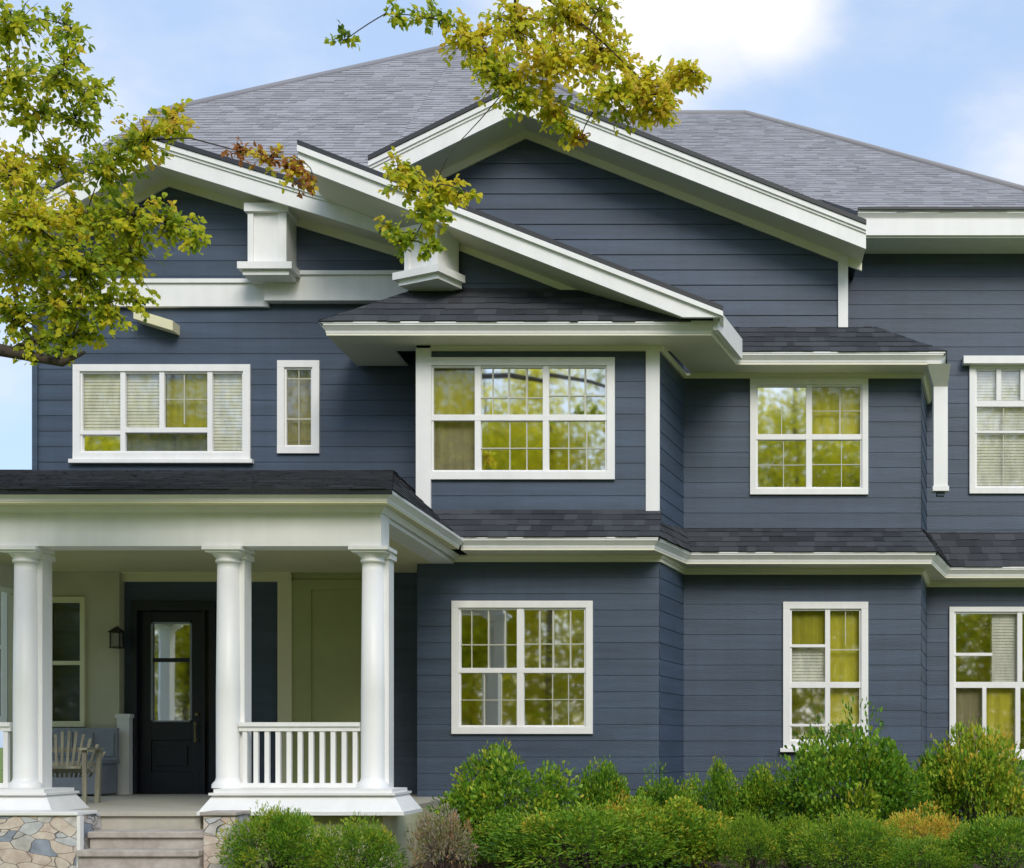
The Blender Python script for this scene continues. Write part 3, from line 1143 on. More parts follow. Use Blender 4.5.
hd.box(X(962, dF), X(1046, dF), dF - 0.13, dF, Z(366, dF), Z(358.5, dF))
hd.build('window_hood', 'trim', house)
window('w6', 7, [(517, 524, 608, 727), (459, 586, 668, 673)],
       [(471, 472.2, 608, 668), (487.5, 489.5, 608, 668), (504.5, 506, 608, 668), (459, 517, 644, 645.5), (538.5, 541, 608, 668), (552, 554.5, 608, 668), (569.5, 571.5, 608, 668), (524, 586, 643.3, 644.8),
        (483.5, 485, 673, 727), (500.5, 502, 673, 727), (459, 517, 699.5, 700.5), (552, 553, 673, 727), (568, 569, 673, 727), (524, 586, 699, 700)],
       [(459, 518, 608, 669, None), (523, 586, 608, 669, None), (459, 518, 672, 727, None), (523, 586, 672, 727, None)])
window('w7', 7, [(825, 830, 609, 682), (790, 861, 682, 688), (825, 830, 688, 741), (790, 825, 644.5, 647.5), (790, 861, 724, 726.5)], [(845, 846, 609, 645), (830, 861, 649, 650.5)],
       [(790, 826, 609, 645, O_), (790, 826, 647, 683, 'blind'), (829, 861, 609, 683, Y_), (790, 826, 687, 741, None), (829, 861, 687, 741, Y_)], 'glass_mirror', True)
window('w8', 5, [(954, 1037, 682, 688), (1017, 1022, 612, 682), (1015, 1020, 688, 751), (954, 992, 653, 656), (982, 986, 688, 751)], [],
       [(954, 992, 612, 683, None), (991, 1018, 612, 683, 'blind'), (1021, 1037, 612, 683, None), (954, 983, 687, 751, T_), (985, 1016, 687, 751, Y_), (1019, 1037, 687, 751, None)], 'glass_mirror', True)

# ------------------------------------------------------------------ porch
dP, dCol = 11.52, 11.75
PL, PR = -8.35, -2.87                       # ends of the porch roof
zP = 3.60
rightz = lambda x: zP + 0.95 * (-2.85 - x)
hip = (-3.85, dL, 4.55)
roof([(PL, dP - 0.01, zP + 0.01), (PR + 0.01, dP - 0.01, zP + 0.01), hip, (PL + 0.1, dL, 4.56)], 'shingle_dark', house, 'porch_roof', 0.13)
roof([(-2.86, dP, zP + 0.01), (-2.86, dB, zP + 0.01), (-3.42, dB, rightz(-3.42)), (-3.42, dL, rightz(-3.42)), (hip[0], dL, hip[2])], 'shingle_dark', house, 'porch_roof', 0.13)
pe = [(PL, dL), (PL, dP), (PR, dP), (PR + 0.05, dBe)]
g = MB()
g.sweep(pe, [(o, zP + hh * 0.85) for o, hh in GUT])
g.build('gutter', 'trim', house)
s = MB()
s.sweep(pe, [(-0.05, zP - 0.086), (-0.05, zP - 0.10), (-0.30, zP - 0.10), (-0.30, zP - 0.086)])
s.build('soffit', 'cream', house)
# beam
zb0, zb1 = Z(546, dCol), zP - 0.10
bx = X(381, dCol)
be = MB()
be.sweep([(PL + 0.3, dL), (PL + 0.3, dCol), (bx, dCol), (bx + 0.003, dCol + 0.26)], [(0, zb0), (0, zb1), (-0.26, zb1), (-0.26, zb0)])
be.box(bx - 0.25, bx - 0.004, dCol + 0.262, dB, zb0 + 0.24, zb1)
be.sweep([(PL + 0.3, dL), (PL + 0.3, dCol), (bx, dCol), (bx + 0.02, dB)], [(0.02, zb1 - 0.05), (0.045, zb1 - 0.002), (0.0, zb1 - 0.002), (0.0, zb1 - 0.05)])
be.build('beam', 'trim', house)
ce = MB()
ce.box(PL + 0.5, bx - 0.2, dCol + 0.2, dL, 3.42, 3.45)
for k in range(40):
    yy = dCol + 0.26 + k * 0.09
    if yy < dL - 0.1:
        ce.box(PL + 0.5, bx - 0.22, yy, yy + 0.084, 3.41, 3.42)
ce.build('porch_ceiling', 'cream', house)
cr_ = MB()
cr_.pxbox(-60, 293, 575, 582, dL, 0.06, 0.0)
cr_.pxbox(-60, 293, 571, 575, dL, 0.09, 0.0)
cr_.build('cornice', 'cream', house)
# deck
zD = 0.955
dk = MB()
for k in range(27):
    yy = 11.5 + k * 0.15
    dk.box(PL + 0.3, BL - 0.01 if yy > dB else bx + 0.05, yy + 0.002, min(yy + 0.148, dL - 0.002), zD - 0.04, zD)
dk.build('porch_floor', 'deck', house)
skx = MB()
skx.box(X(204, 11.6), bx + 0.06, 11.58, 14.6, 0.26, zD - 0.045)
skx.box(PL + 0.3, X(70, 11.6), 11.58, 14.6, 0.26, zD - 0.045)
rsr = MB()
rsr.box(X(70, 11.6) + 0.003, X(204, 11.6) - 0.003, 11.53, 11.6, 0.26, zD - 0.045)
rsr.build('riser', 'deck', house)
skx.build('porch_skirt', 'cream', house)
# white plinths carrying columns and rails
for (pa, pb) in ((213, 398), (-330, 52)):
    pl = MB()
    xa, xb = X(pa, 11.6), X(pb, 11.6)
    zt = Z(789, 11.6)
    pl.box(xa + 0.03, xb - 0.03, 11.53, 12.05, zt - 0.03, zt)
    pl.box(xa, xb, 11.5, 12.08, zt - 0.05, zt - 0.03)
    pl.hexa([(xa - 0.06, 11.44, zD), (xb + 0.08, 11.44, zD), (xb + 0.08, 12.1, zD), (xa - 0.06, 12.1, zD), (xa + 0.02, 11.54, zt - 0.05), (xb - 0.02, 11.54, zt - 0.05), (xb - 0.02, 12.05, zt - 0.05), (xa + 0.02, 12.05, zt - 0.05)])
    pl.box(xa - 0.07, xb + 0.09, 11.43, 12.1, zD - 0.03, zD)
    pl.build('plinth', 'trim', house)
zpl = Z(789, 11.6)


def column(px):
    cx, cy = X(px, dCol + 0.1), dCol + 0.13
    c = MB()
    r = 0.099
    c.lathe((cx, cy), [(r + 0.035, zpl), (r + 0.035, zpl + 0.03), (r + 0.02, zpl + 0.05), (r + 0.008, zpl + 0.06), (r, zpl + 0.09), (r, zpl + 0.8), (r * 0.9, zb0 - 0.2)], 32)
    col = c.build('column', 'trim', house)
    k = MB()
    k.lathe((cx, cy), [(r * 0.9, zb0 - 0.2), (r * 0.9, zb0 - 0.13), (r * 1.05, zb0 - 0.125), (r * 1.05, zb0 - 0.105), (r * 0.95, zb0 - 0.1), (r * 1.08, zb0 - 0.08), (r * 1.34, zb0 - 0.05), (r * 1.42, zb0 - 0.03)], 32)
    k.box(cx - 0.165, cx + 0.165, cy - 0.165, cy + 0.165, zb0 - 0.032, zb0 - 0.001)
    k.box(cx - 0.145, cx + 0.145, cy - 0.145, cy + 0.145, zb0 - 0.05, zb0 - 0.032)
    k.build('capital', 'trim', col)
    p = MB()
    p.box(cx + 0.0, cx + 0.13, cy + 0.02, cy + 0.19, zD, zb0 - 0.05)
    p.box(cx - 0.02, cx + 0.15, cy + 0.0, cy + 0.21, zb0 - 0.09, zb0 - 0.045)
    p.build('pilaster', 'trim', col)
    return col


for px in (372, 227, 24, -195):
    column(px)


def railing(xa, xb, ya, yb, n, name='railing'):
    a, b = Vector((xa, ya, 0)), Vector((xb, yb, 0))
    z0, z1 = Z(786, 11.7), Z(722, 11.7)
    t = (b - a).normalized()
    nn = Vector((t.y, -t.x, 0))

    def bar(mb, w, za, zb, s0=0.0, s1=1.0):
        p, q = a.lerp(b, s0), a.lerp(b, s1)
        c = [p + nn * w, q + nn * w, q - nn * w, p - nn * w]
        mb.hexa([(v.x, v.y, za) for v in c] + [(v.x, v.y, zb) for v in c])
    mb = MB()
    bar(mb, 0.045, z1 - 0.035, z1)
    bar(mb, 0.028, z1 - 0.075, z1 - 0.035)
    bar(mb, 0.03, z0 - 0.02, z0 + 0.02)
    r = mb.build('railing', 'trim', house)
    L = (b - a).length
    for k in range(n):
        s = (k + 0.5) / n
        q = MB()
        hw = 0.019 / L
        bar(q, 0.019, z0 + 0.02, z1 - 0.075, s - hw, s + hw)
        q.build('baluster', 'trim', r)


yr = dCol + 0.12
railing(X(240, yr), X(361, yr), yr, yr, 11)
railing(X(-182, yr), X(12, yr), yr, yr, 18)

# stone piers, steps
for nm, (pa, pb, d0, top) in {'a': (-40, 77, 11.1, 812.0), 'b': (203, 235, 11.1, 812.0)}.items():
    st = MB()
    zt = EYE + (VY - top) * d0 / F
    st.box(X(pa, d0), X(pb, d0), d0, 11.57, 0.26, zt - 0.03)
    p = st.build('stone_pier', 'stone', house, 0.01)
    cp = MB()
    cp.box(X(pa, d0) - 0.02, X(pb, d0) + 0.015, d0 - 0.02, 11.42, zt - 0.028, zt)
    cp.build('coping', 'step_stone' if nm == 'b' else 'trim', p, 0.005)
    if nm == 'a':
        ed = MB()
        ed.box(X(pb, d0) + 0.002, X(pb, d0) + 0.03, d0 - 0.01, d0 + 0.05, 0.26, zt - 0.03)
        ed.build('edge_board', 'trim', p)
sx0, sx1 = X(79.5, 11.1), X(202.5, 11.1)
for k, (zz, y0) in enumerate(((0.955 - 0.150, 11.22), (0.955 - 0.285, 11.02), (0.955 - 0.42, 10.82), (0.955 - 0.555, 10.6))):
    s = MB()
    s.box(sx0 + 0.01, sx1 - 0.005, y0 + 0.03, 11.52, 0.26 + 0.001 * k, zz - 0.05)
    s.box(sx0 + 0.005, sx1, y0, y0 + 0.3, zz - 0.05, zz)
    s.build('step', 'step_stone', house, 0.008)

# cream bump-out with a dark window, panels and trims on the porch wall
WIN['pd'] = (46, 86, 597, 727, dL - 0.12)
bo = MB()
dW = dL - 0.12
lapped(bo, [(X(10, dW), zD), (X(118, dW), zD), (X(118, dW), 3.42), (X(10, dW), 3.42)], (0, dW, 0), (1, 0, 0), (0, 0, 1), (0, -1, 0), 0.172, 0.003,
       [(X(50, dW), X(82, dW), Z(723, dW), Z(601, dW))])
bo.box(X(118, dW), X(118, dW) + 0.02, dW - 0.015, dL, zD, 3.42)
bo.box(X(10, dW) - 0.02, X(10, dW), dW, dL, zD, 3.42)
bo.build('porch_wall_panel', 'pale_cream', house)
window('pd', 4, [(50, 82, 661, 665)], [], [(50, 82, 601, 662, None), (50, 82, 664, 723, None)], 'glass_dim', m='cream', interior=True)
window('pw', 6, [(-54, 3, 645, 649)], [], [(-54, 3, 582, 646, T_), (-54, 3, 648, 718, GR)], 'glass_clear')
tr = MB()
tr.pxbox(279, 293, 578, 800, dL, 0.05, 0.0)
tr.build('door_trim', 'cream', house)
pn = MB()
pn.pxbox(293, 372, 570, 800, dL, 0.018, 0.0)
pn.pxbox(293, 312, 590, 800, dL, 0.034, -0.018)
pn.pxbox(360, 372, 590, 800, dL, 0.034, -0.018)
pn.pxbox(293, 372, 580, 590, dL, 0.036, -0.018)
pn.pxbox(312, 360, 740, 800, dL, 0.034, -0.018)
pn.build('porch_wall_panel', 'cream_green_lit', house)
nw = MB()
nw.pxbox(119, 131, 718, 800, dL - 0.1, 0.05, 0.07)
nw.pxbox(117.5, 132.5, 714, 718, dL - 0.1, 0.065, 0.085)
nw.build('half_post', 'trim', house)

# front door
do = MB()
do.pxbox(133, 139, 602, 797, dL, 0.06, 0.1)
do.pxbox(211, 217, 602, 797, dL, 0.06, 0.1)
do.pxbox(139, 211, 602, 611, dL, 0.06, 0.1)
do.pxbox(201.5, 205.5, 611, 797, dL, 0.02, 0.1)
do.build('door_frame', 'navy', house)
dd = MB()
D0 = dL + 0.02
dd.pxbox(139.5, 151, 611.5, 796, D0, 0.0, 0.045)
dd.pxbox(192, 201, 611.5, 796, D0, 0.0, 0.045)
dd.pxbox(151, 192, 611.5, 622, D0, 0.0, 0.045)
dd.pxbox(151, 192, 722, 740, D0, 0.0, 0.045)
dd.pxbox(151, 192, 740, 772, D0, -0.018, 0.045)
dd.pxbox(156, 187, 746, 766, D0, 0.0, 0.017)
dd.pxbox(151, 192, 772, 796, D0, 0.0, 0.045)
dd.pxbox(151, 192, 658, 662, D0, 0.002, 0.042)
door = dd.build('door', 'navy', house, 0.004)
door['label'] = 'dark navy front door with a glazed upper half'
gp = MB()
gp.pxbox(151, 192, 622, 658, D0, -0.02, 0.024)
gp.pxbox(151, 192, 662, 722, D0, -0.02, 0.024)
gp.build('pane', 'glass_mirror', door)
gt = MB()
for b in ((151, 153, 622, 722), (190, 192, 622, 722), (151, 192, 622, 623.5), (151, 192, 720.5, 722)):
    gt.pxbox(*b, D0, 0.006, 0.01)
gt.build('glazing_bead', 'bench_grey', door)
hn = MB()
hx = X(197, D0)
hn.tube([(hx, D0 - 0.06, Z(742, D0)), (hx, D0 - 0.06, Z(722, D0))], 0.011, 8)
for zz in (Z(740, D0), Z(724, D0)):
    hn.tube([(hx, D0, zz), (hx, D0 - 0.06, zz)], 0.009, 8)
hn.lathe((hx, D0 - 0.01), [(0.001, Z(716, D0) - 0.0), (0.02, Z(716, D0)), (0.02, Z(713, D0)), (0.001, Z(713, D0))], 12)
hn.build('handle', 'brass', door)
sd = MB()
sd.pxbox(205.5, 211, 611, 722, dL + 0.03, -0.02, 0.024)
sd.build('sidelight', 'glass_clear', house)
sc = MB()
sc.pxbox(205.5, 211, 611, 722, dL + 0.08, 0, 0.01)
sc.build('sidelight_curtain', 'curtain_red', house)
sp_ = MB()
sp_.pxbox(205.5, 211, 722, 797, dL + 0.03, 0.0, 0.04)
sp_.build('door_panel', 'navy', house)
di = MB()
a, b, za, zb, ya, yb = X(140, dL), X(204.8, dL), zD, Z(607, dL), dL + 0.1, dL + 1.4
for q in ([(a, yb, za), (b, yb, za), (b, yb, zb), (a, yb, zb)], [(a, ya, za), (a, yb, za), (a, yb, zb), (a, ya, zb)], [(b, ya, za), (b, yb, za), (b, yb, zb), (b, ya, zb)],
          [(a, ya, za), (b, ya, za), (b, yb, za), (a, yb, za)], [(a, ya, zb), (b, ya, zb), (b, yb, zb), (a, yb, zb)]):
    di.face(q)
di.build('hallway', 'interior', house)
th = MB()
th.pxbox(131, 219, 797, 800.5, dL, 0.12, 0.06)
th.build('threshold', 'step_stone', house)

# ------------------------------------------------------------------ things on the porch
lx, lz, ly = X(116.5, 15.35), Z(638, 15.35), 15.36
lan = props(empty('wall_lantern', (lx, ly, lz)), 'small black lantern fixed to the cream porch wall beside the front door', 'lantern')
b = MB()
b.box(lx - 0.045, lx + 0.045, dW - 0.022, dW - 0.004, lz - 0.05, lz + 0.09)
b.tube([(lx, dW - 0.02, lz + 0.06), (lx, ly + 0.02, lz + 0.13), (lx, ly - 0.0, lz + 0.12)], 0.009, 8)
b.build('bracket', 'black_metal', lan)
b = MB()
for sx in (-1, 1):
    for sy in (-1, 1):
        b.box(lx + sx * 0.05 - 0.006, lx + sx * 0.05 + 0.006, ly + sy * 0.05 - 0.006, ly + sy * 0.05 + 0.006, lz - 0.1, lz + 0.06)
b.box(lx - 0.06, lx + 0.06, ly - 0.06, ly + 0.06, lz - 0.112, lz - 0.1)
b.hexa([(lx - 0.075, ly - 0.075, lz + 0.06), (lx + 0.075, ly - 0.075, lz + 0.06), (lx + 0.075, ly + 0.075, lz + 0.06), (lx - 0.075, ly + 0.075, lz + 0.06),
        (lx - 0.015, ly - 0.015, lz + 0.12), (lx + 0.015, ly - 0.015, lz + 0.12), (lx + 0.015, ly + 0.015, lz + 0.12), (lx - 0.015, ly + 0.015, lz + 0.12)])
b.build('cage', 'black_metal', lan)
b = MB()
b.box(lx - 0.042, lx + 0.042, ly - 0.042, ly + 0.042, lz - 0.095, lz + 0.055)
b.build('lamp_glass', 'lamp_glass', lan)

# grey storage bench with a panelled back
bx0, bx1, by = X(34, 15.3), X(117, 15.3), 14.9
ben = props(empty('storage_bench', ((bx0 + bx1) / 2, by + 0.2, zD)), 'blue-grey wooden storage bench with a high panelled back against the porch wall', 'bench')
b = MB()
b.box(bx0, bx1, by, by + 0.42, zD + 0.02, zD + 0.34)
b.build('seat_box', 'bench_grey', ben, 0.006)
b = MB()
b.box(bx0 - 0.02, bx1 + 0.02, by - 0.03, by + 0.43, zD + 0.342, zD + 0.38)
b.build('lid', 'bench_grey', ben, 0.006)
b = MB()
b.box(bx0, bx1, by + 0.40, by + 0.455, zD + 0.38, Z(728, by + 0.4))
for k in range(4):
    w = (bx1 - bx0) / 4
    b.box(bx0 + k * w + 0.03, bx0 + (k + 1) * w - 0.03, by + 0.385, by + 0.40, zD + 0.42, Z(728, by + 0.4) - 0.05)
b.build('backrest', 'bench_grey', ben, 0.005)

# weathered slatted chair
cx, cy, cz = X(60, 12.95), 12.95, zD
ch = props(empty('porch_chair', (cx, cy, cz)), 'weathered slatted wooden armchair with a rounded fan back beside the porch steps', 'chair')
rot = Matrix.Translation((cx, cy, cz)) @ Matrix.Rotation(R(12), 4, 'Z')


def chair_part(fn, name):
    mb = MB()
    fn(mb)
    mb.v = [tuple(rot @ Vector(p)) for p in mb.v]
    return mb.build(name, 'weathered', ch)


chair_part(lambda m: [m.box(-0.24, 0.24, -0.26 + k * 0.075, -0.26 + k * 0.075 + 0.06, 0.33 - k * 0.008, 0.352 - k * 0.008) for k in range(7)], 'seat')


def back(m):
    for k in range(11):
        a = (k - 5) / 5.0
        top = 0.68 - 0.20 * a * a
        m.hexa([(a * 0.2 - 0.011, 0.22, 0.24), (a * 0.2 + 0.011, 0.22, 0.24), (a * 0.2 + 0.011, 0.24, 0.24), (a * 0.2 - 0.011, 0.24, 0.24),
                (a * 0.31 - 0.013, 0.33, top), (a * 0.31 + 0.013, 0.33, top), (a * 0.31 + 0.013, 0.35, top), (a * 0.31 - 0.013, 0.35, top)])
    m.box(-0.24, 0.24, 0.262, 0.282, 0.34, 0.38)
    m.box(-0.26, 0.26, 0.318, 0.338, 0.48, 0.52)


chair_part(back, 'backrest')
for sx in (-1, 1):
    chair_part(lambda m: m.box(sx * 0.27 - 0.018, sx * 0.27 + 0.018, -0.27, -0.23, 0.0, 0.5), 'leg')
    chair_part(lambda m: m.hexa([(sx * 0.27 - 0.02, 0.2, 0), (sx * 0.27 + 0.02, 0.2, 0), (sx * 0.27 + 0.02, 0.27, 0), (sx * 0.27 - 0.02, 0.27, 0),
                                 (sx * 0.27 - 0.02, 0.26, 0.5), (sx * 0.27 + 0.02, 0.26, 0.5), (sx * 0.27 + 0.02, 0.33, 0.5), (sx * 0.27 - 0.02, 0.33, 0.5)]), 'leg')
    chair_part(lambda m: m.box(sx * 0.27 - 0.035, sx * 0.27 + 0.035, -0.31, 0.34, 0.5, 0.52), 'armrest')

# ------------------------------------------------------------------ foliage


def leaf_object(name, m, pos, dirs, nrm, length, width, tints, parent=None, fold=0.22, simple=False):
    n = len(pos)
    d = dirs / np.linalg.norm(dirs, axis=1, keepdims=True)
    s = np.cross(d, nrm)
    s /= np.linalg.norm(s, axis=1, keepdims=True) + 1e-9
    up = np.cross(s, d)
    L, Wd = length[:, None], width[:, None]
    if simple:
        outline = [(0, 0, 0), (0.45, 0.5, fold), (1.0, 0, -0.1), (0.45, -0.5, fold)]
    else:
        outline = [(0, 0, 0), (0.28, 0.42, fold), (0.66, 0.44, fold * 0.9), (1.0, 0, -0.12), (0.66, -0.44, fold * 0.9), (0.28, -0.42, fold)]
    K = len(outline)
    v = np.empty((n, K, 3))
    for q, (a_, b_, c_) in enumerate(outline):
        v[:, q] = pos + d * L * a_ + s * Wd * b_ + up * Wd * c_
    me = bpy.data.meshes.new(name)
    me.vertices.add(n * K)
    me.vertices.foreach_set('co', v.reshape(-1))
    me.loops.add(n * K)
    me.loops.foreach_set('vertex_index', np.arange(n * K, dtype=np.int32))
    me.polygons.add(n)
    me.polygons.foreach_set('loop_start', np.arange(0, n * K, K, dtype=np.int32))
    me.update(calc_edges=True)
    a = me.attributes.new('tint', 'FLOAT', 'FACE')
    a.data.foreach_set('value', np.clip(tints, 0, 1).astype(np.float32))
    me.materials.append(MATS[m])
    o = bpy.data.objects.new(name, me)
    COL.objects.link(o)
    if parent is not None:
        o.parent = parent
        if parent.parent is None:
            o.matrix_parent_inverse = Matrix.Translation(-Vector(parent.location))
    return o


def rand_dir(n):
    v = nr.normal(size=(n, 3))
    return v / np.linalg.norm(v, axis=1, keepdims=True)


# --- the tree whose branches hang into the picture; it stands on the lawn left of the frame
TD = 9.2
tree = props(empty('tree', (-6.4, 9.0, ground_z(9.0))), 'tree with yellowing leaves whose branches hang in front of the house', 'tree')
CL = []   # px, py, depth offset, radius px, leaves, tint mean, tint spread
for c in [(15, 20, 0, 38, 260, .45, .25), (70, 28, .2, 30, 110, .35, .25), (10, 75, 0, 34, 240, .5, .25), (60, 72, -.2, 34, 230, .48, .25), (88, 90, .2, 24, 130, .4, .25),
          (30, 118, .1, 30, 170, .42, .25), (75, 118, 0, 26, 130, .4, .25), (12, 175, 0, 36, 330, .66, .2), (60, 170, .3, 36, 260, .5, .25), (108, 160, .1, 32, 230, .48, .25),
          (145, 140, 0, 28, 170, .52, .3), (170, 116, .1, 20, 90, .6, .3), (176, 130, 0, 14, 50, .7, .3), (30, 220, -.2, 42, 460, .62, .22), (85, 220, .2, 42, 430, .5, .24),
          (135, 215, 0, 38, 340, .48, .25), (175, 225, .1, 24, 160, .5, .25), (195, 238, 0, 14, 50, .5, .25), (25, 265, .1, 40, 400, .55, .22), (80, 265, -.1, 40, 400, .48, .25),
          (125, 262, .2, 32, 240, .5, .25), (60, 305, 0, 38, 300, .45, .25), (15, 312, .1, 34, 260, .42, .25), (105, 305, 0, 26, 150, .52, .25), (135, 300, 0, 16, 60, .6, .25),
          (75, 335, .1, 24, 110, .45, .25), (35, 342, 0, 26, 130, .38, .25), (-40, 240, 0, 60, 500, .5, .25), (-50, 90, 0, 60, 400, .5, .25), (60, 352, 0, 14, 40, .3, .2),
          (-200, 60, .3, 60, 260, .5, .25), (-270, 190, -.4, 60, 260, .5, .25), (-340, 60, .2, 60, 240, .5, .25), (-250, -90, -.3, 60, 240, .5, .25), (-300, -220, .3, 60, 240, .5, .25), (-160, -240, -.2, 55, 220, .5, .25)]:
    CL.append(c)
CEN = [(345, 40, 0, 14, 22, .25, .2), (385, 14, 0, 16, 30, .25, .2), (432, 18, 0, 22, 70, .35, .25), (470, 38, 0, 28, 190, .62, .2), (515, 30, .2, 34, 260, .62, .22), (505, 75, 0, 30, 230, .5, .25),
       (555, 60, -.1, 34, 300, .66, .2), (600, 55, .1, 36, 300, .62, .22), (560, 18, 0, 30, 180, .62, .2), (600, 10, .1, 28, 130, .5, .25), (640, 92, 0, 32, 280, .66, .2), (675, 82, .1, 24, 150, .64, .2),
       (693, 72, 0, 14, 50, .6, .2), (660, 110, 0, 20, 90, .62, .2), (610, 95, -.1, 28, 180, .5, .25), (550, 105, 0, 24, 130, .5, .25), (520, 98, 0, 18, 70, .4, .2), (565, 128, 0, 16, 60, .5, .25),
       (580, 140, 0, 9, 26, .8, .2), (490, 60, 0, 18, 80, .45, .2)]
HANG = [(398, 165, 0, 14, 40, .5, .25), (405, 185, 0, 20, 90, .5, .25), (440, 190, .1, 24, 130, .6, .25), (425, 215, 0, 24, 130, .42, .25), (412, 240, 0, 18, 70, .35, .2), (430, 250, 0, 12, 40, .3, .2), (468, 193, 0, 9, 22, .65, .3),
        (385, 225, 0, 10, 24, .5, .3)]
DRY = [(240, 152, 0, 14, 34, .95, .12), (268, 158, 0, 18, 50, .9, .2), (290, 172, 0, 18, 60, .8, .25), (300, 160, 0, 12, 22, .9, .15), (312, 178, 0, 10, 20, .9, .15)]
SPR = [(708, 150, 0, 6, 8, .5, .2), (728, 152, 0, 5, 6, .5, .2)]

wood = MB()
root = Vector((-6.4, 9.0, ground_z(9.0) - 0.05))
trunk = [root, root + Vector((0.05, 0.02, 1.4)), root + Vector((0.12, 0.1, 3.0)), root + Vector((0.05, 0.15, 4.6)), root + Vector((0.2, 0.1, 6.2)), root + Vector((0.1, 0.2, 8.2))]
wood.tube(trunk, [0.24, 0.19, 0.165, 0.14, 0.10, 0.05], 12)
nodes = [(p, r) for p, r in zip(trunk[2:], [0.1, 0.09, 0.07, 0.04])]
# long limb that arches over the picture's top edge towards the right
limb = [trunk[3], P(-180, -40, TD), P(20, -95, TD - 0.1), P(230, -85, TD), P(420, -55, TD), P(520, -22, TD), P(590, 30, TD), P(650, 88, TD)]
wood.tube(limb, [0.09, 0.07, 0.05, 0.038, 0.026, 0.014, 0.007, 0.004], 8)
lnodes = [(p, r) for p, r in zip(limb[1:], [0.06, 0.05, 0.04, 0.03, 0.02, 0.01, 0.006])]
low = [trunk[2], P(-170, 345, TD), P(-60, 338, TD), P(10, 352, TD), P(62, 363, TD), P(85, 352, TD)]
wood.tube(low, [0.10, 0.075, 0.055, 0.042, 0.026, 0.010], 8)
nodes += [(p, r) for p, r in zip(low[1:], [0.06, 0.05, 0.04, 0.024, 0.01])]
nodes += lnodes[:2]

lp, ld, ln_, ll, lw_, lt = [], [], [], [], [], []


def grow(clusters, nodes, leaf=0.047, droop=0.35):
    todo = [(P(px, py, TD + dz), r * TD / F, n, tm, ts) for px, py, dz, r, n, tm, ts in clusters]
    while todo:
        best = None
        for t in todo:
            for nd in nodes:
                dd_ = (t[0] - nd[0]).length
                if best is None or dd_ < best[0]:
                    best = (dd_, t, nd)
        dd_, t, nd = best
        todo.remove(t)
        c, r, n, tm, ts = t
        a = nd[0]
        mid = a.lerp(c, 0.5) + Vector((rng.uniform(-.06, .06), rng.uniform(-.06, .06), 0.10 * dd_))
        r1 = max(0.004, nd[1] * 0.6)
        pts = [(a * (1 - s) ** 2 + mid * 2 * s * (1 - s) + c * s * s) for s in (0, .25, .5, .75, 1)]
        wood.tube(pts, [r1 + (0.0035 - r1) * s for s in (0, .25, .5, .75, 1)], 5)
        nodes.append((c, max(0.004, r1 * 0.8)))
        n *= 2.1 if len(clusters) == len(CL) else 2.7
        nt = max(3, int(n / 16))
        per = n / nt
        for k in range(nt):
            dv = Vector(rand_dir(1)[0])
            dv.z = dv.z * 0.8 - 0.1
            e = c + dv * r * rng.uniform(0.75, 1.3)
            st_ = pts[rng.choice((3, 4, 4))]
            m_ = st_.lerp(e, 0.5) + Vector((0, 0, 0.12 * r))
            tw = [(st_ * (1 - s) ** 2 + m_ * 2 * s * (1 - s) + e * s * s) for s in (0, .33, .66, 1)]
            wood.tube(tw, [0.0035, 0.003, 0.0022, 0.0012], 4)
            tone = rng.gauss(tm + (0.04 if len(clusters) == len(CL) else 0.12), ts * 0.6)
            for q in range(int(per + rng.random())):
                s = rng.uniform(0.15, 1.05)
                p = st_ * (1 - s) ** 2 + m_ * 2 * s * (1 - s) + e * s * s
                j = rand_dir(1)[0]
                lp.append(np.array(p) + j * 0.022)
                td = np.array((e - st_).normalized())
                v = td * 0.6 + rand_dir(1)[0] * 0.9 + np.array((0, 0, -droop))
                ld.append(v)
                ln_.append(rand_dir(1)[0] * 0.7 + np.array((0.1, -0.75, 0.65)))
                L = leaf * rng.uniform(0.6, 1.25)
                ll.append(L)
                lw_.append(L * rng.uniform(0.5, 0.75))
                lt.append(tone + rng.gauss(0, ts * 0.5) if tm > 0.75 else min(0.9 + 0.05 * rng.random(), tone + rng.gauss(0, ts * 0.5)))


grow(CL, nodes)
grow(CEN, lnodes)
ln2 = [(P(435, 185, TD), 0.004)]
wood.tube([P(510, 85, TD), P(480, 120, TD), P(450, 152, TD), P(435, 185, TD)], [0.004, 0.0035, 0.003, 0.003], 5)
grow(HANG, ln2)
ln3 = [(P(285, 158, TD), 0.004)]
wood.tube([P(145, 140, TD), P(190, 138, TD - 0.05), P(235, 150, TD), P(285, 158, TD)], [0.006, 0.005, 0.004, 0.003], 5)
grow(DRY, ln3, 0.04)
wood.build('trunk', 'bark', tree)
leaf_object('crown', 'tree_leaf', np.array(lp), np.array(ld), np.array(ln_), np.array(ll), np.array(lw_), np.array(lt), tree)

# --- shrubs


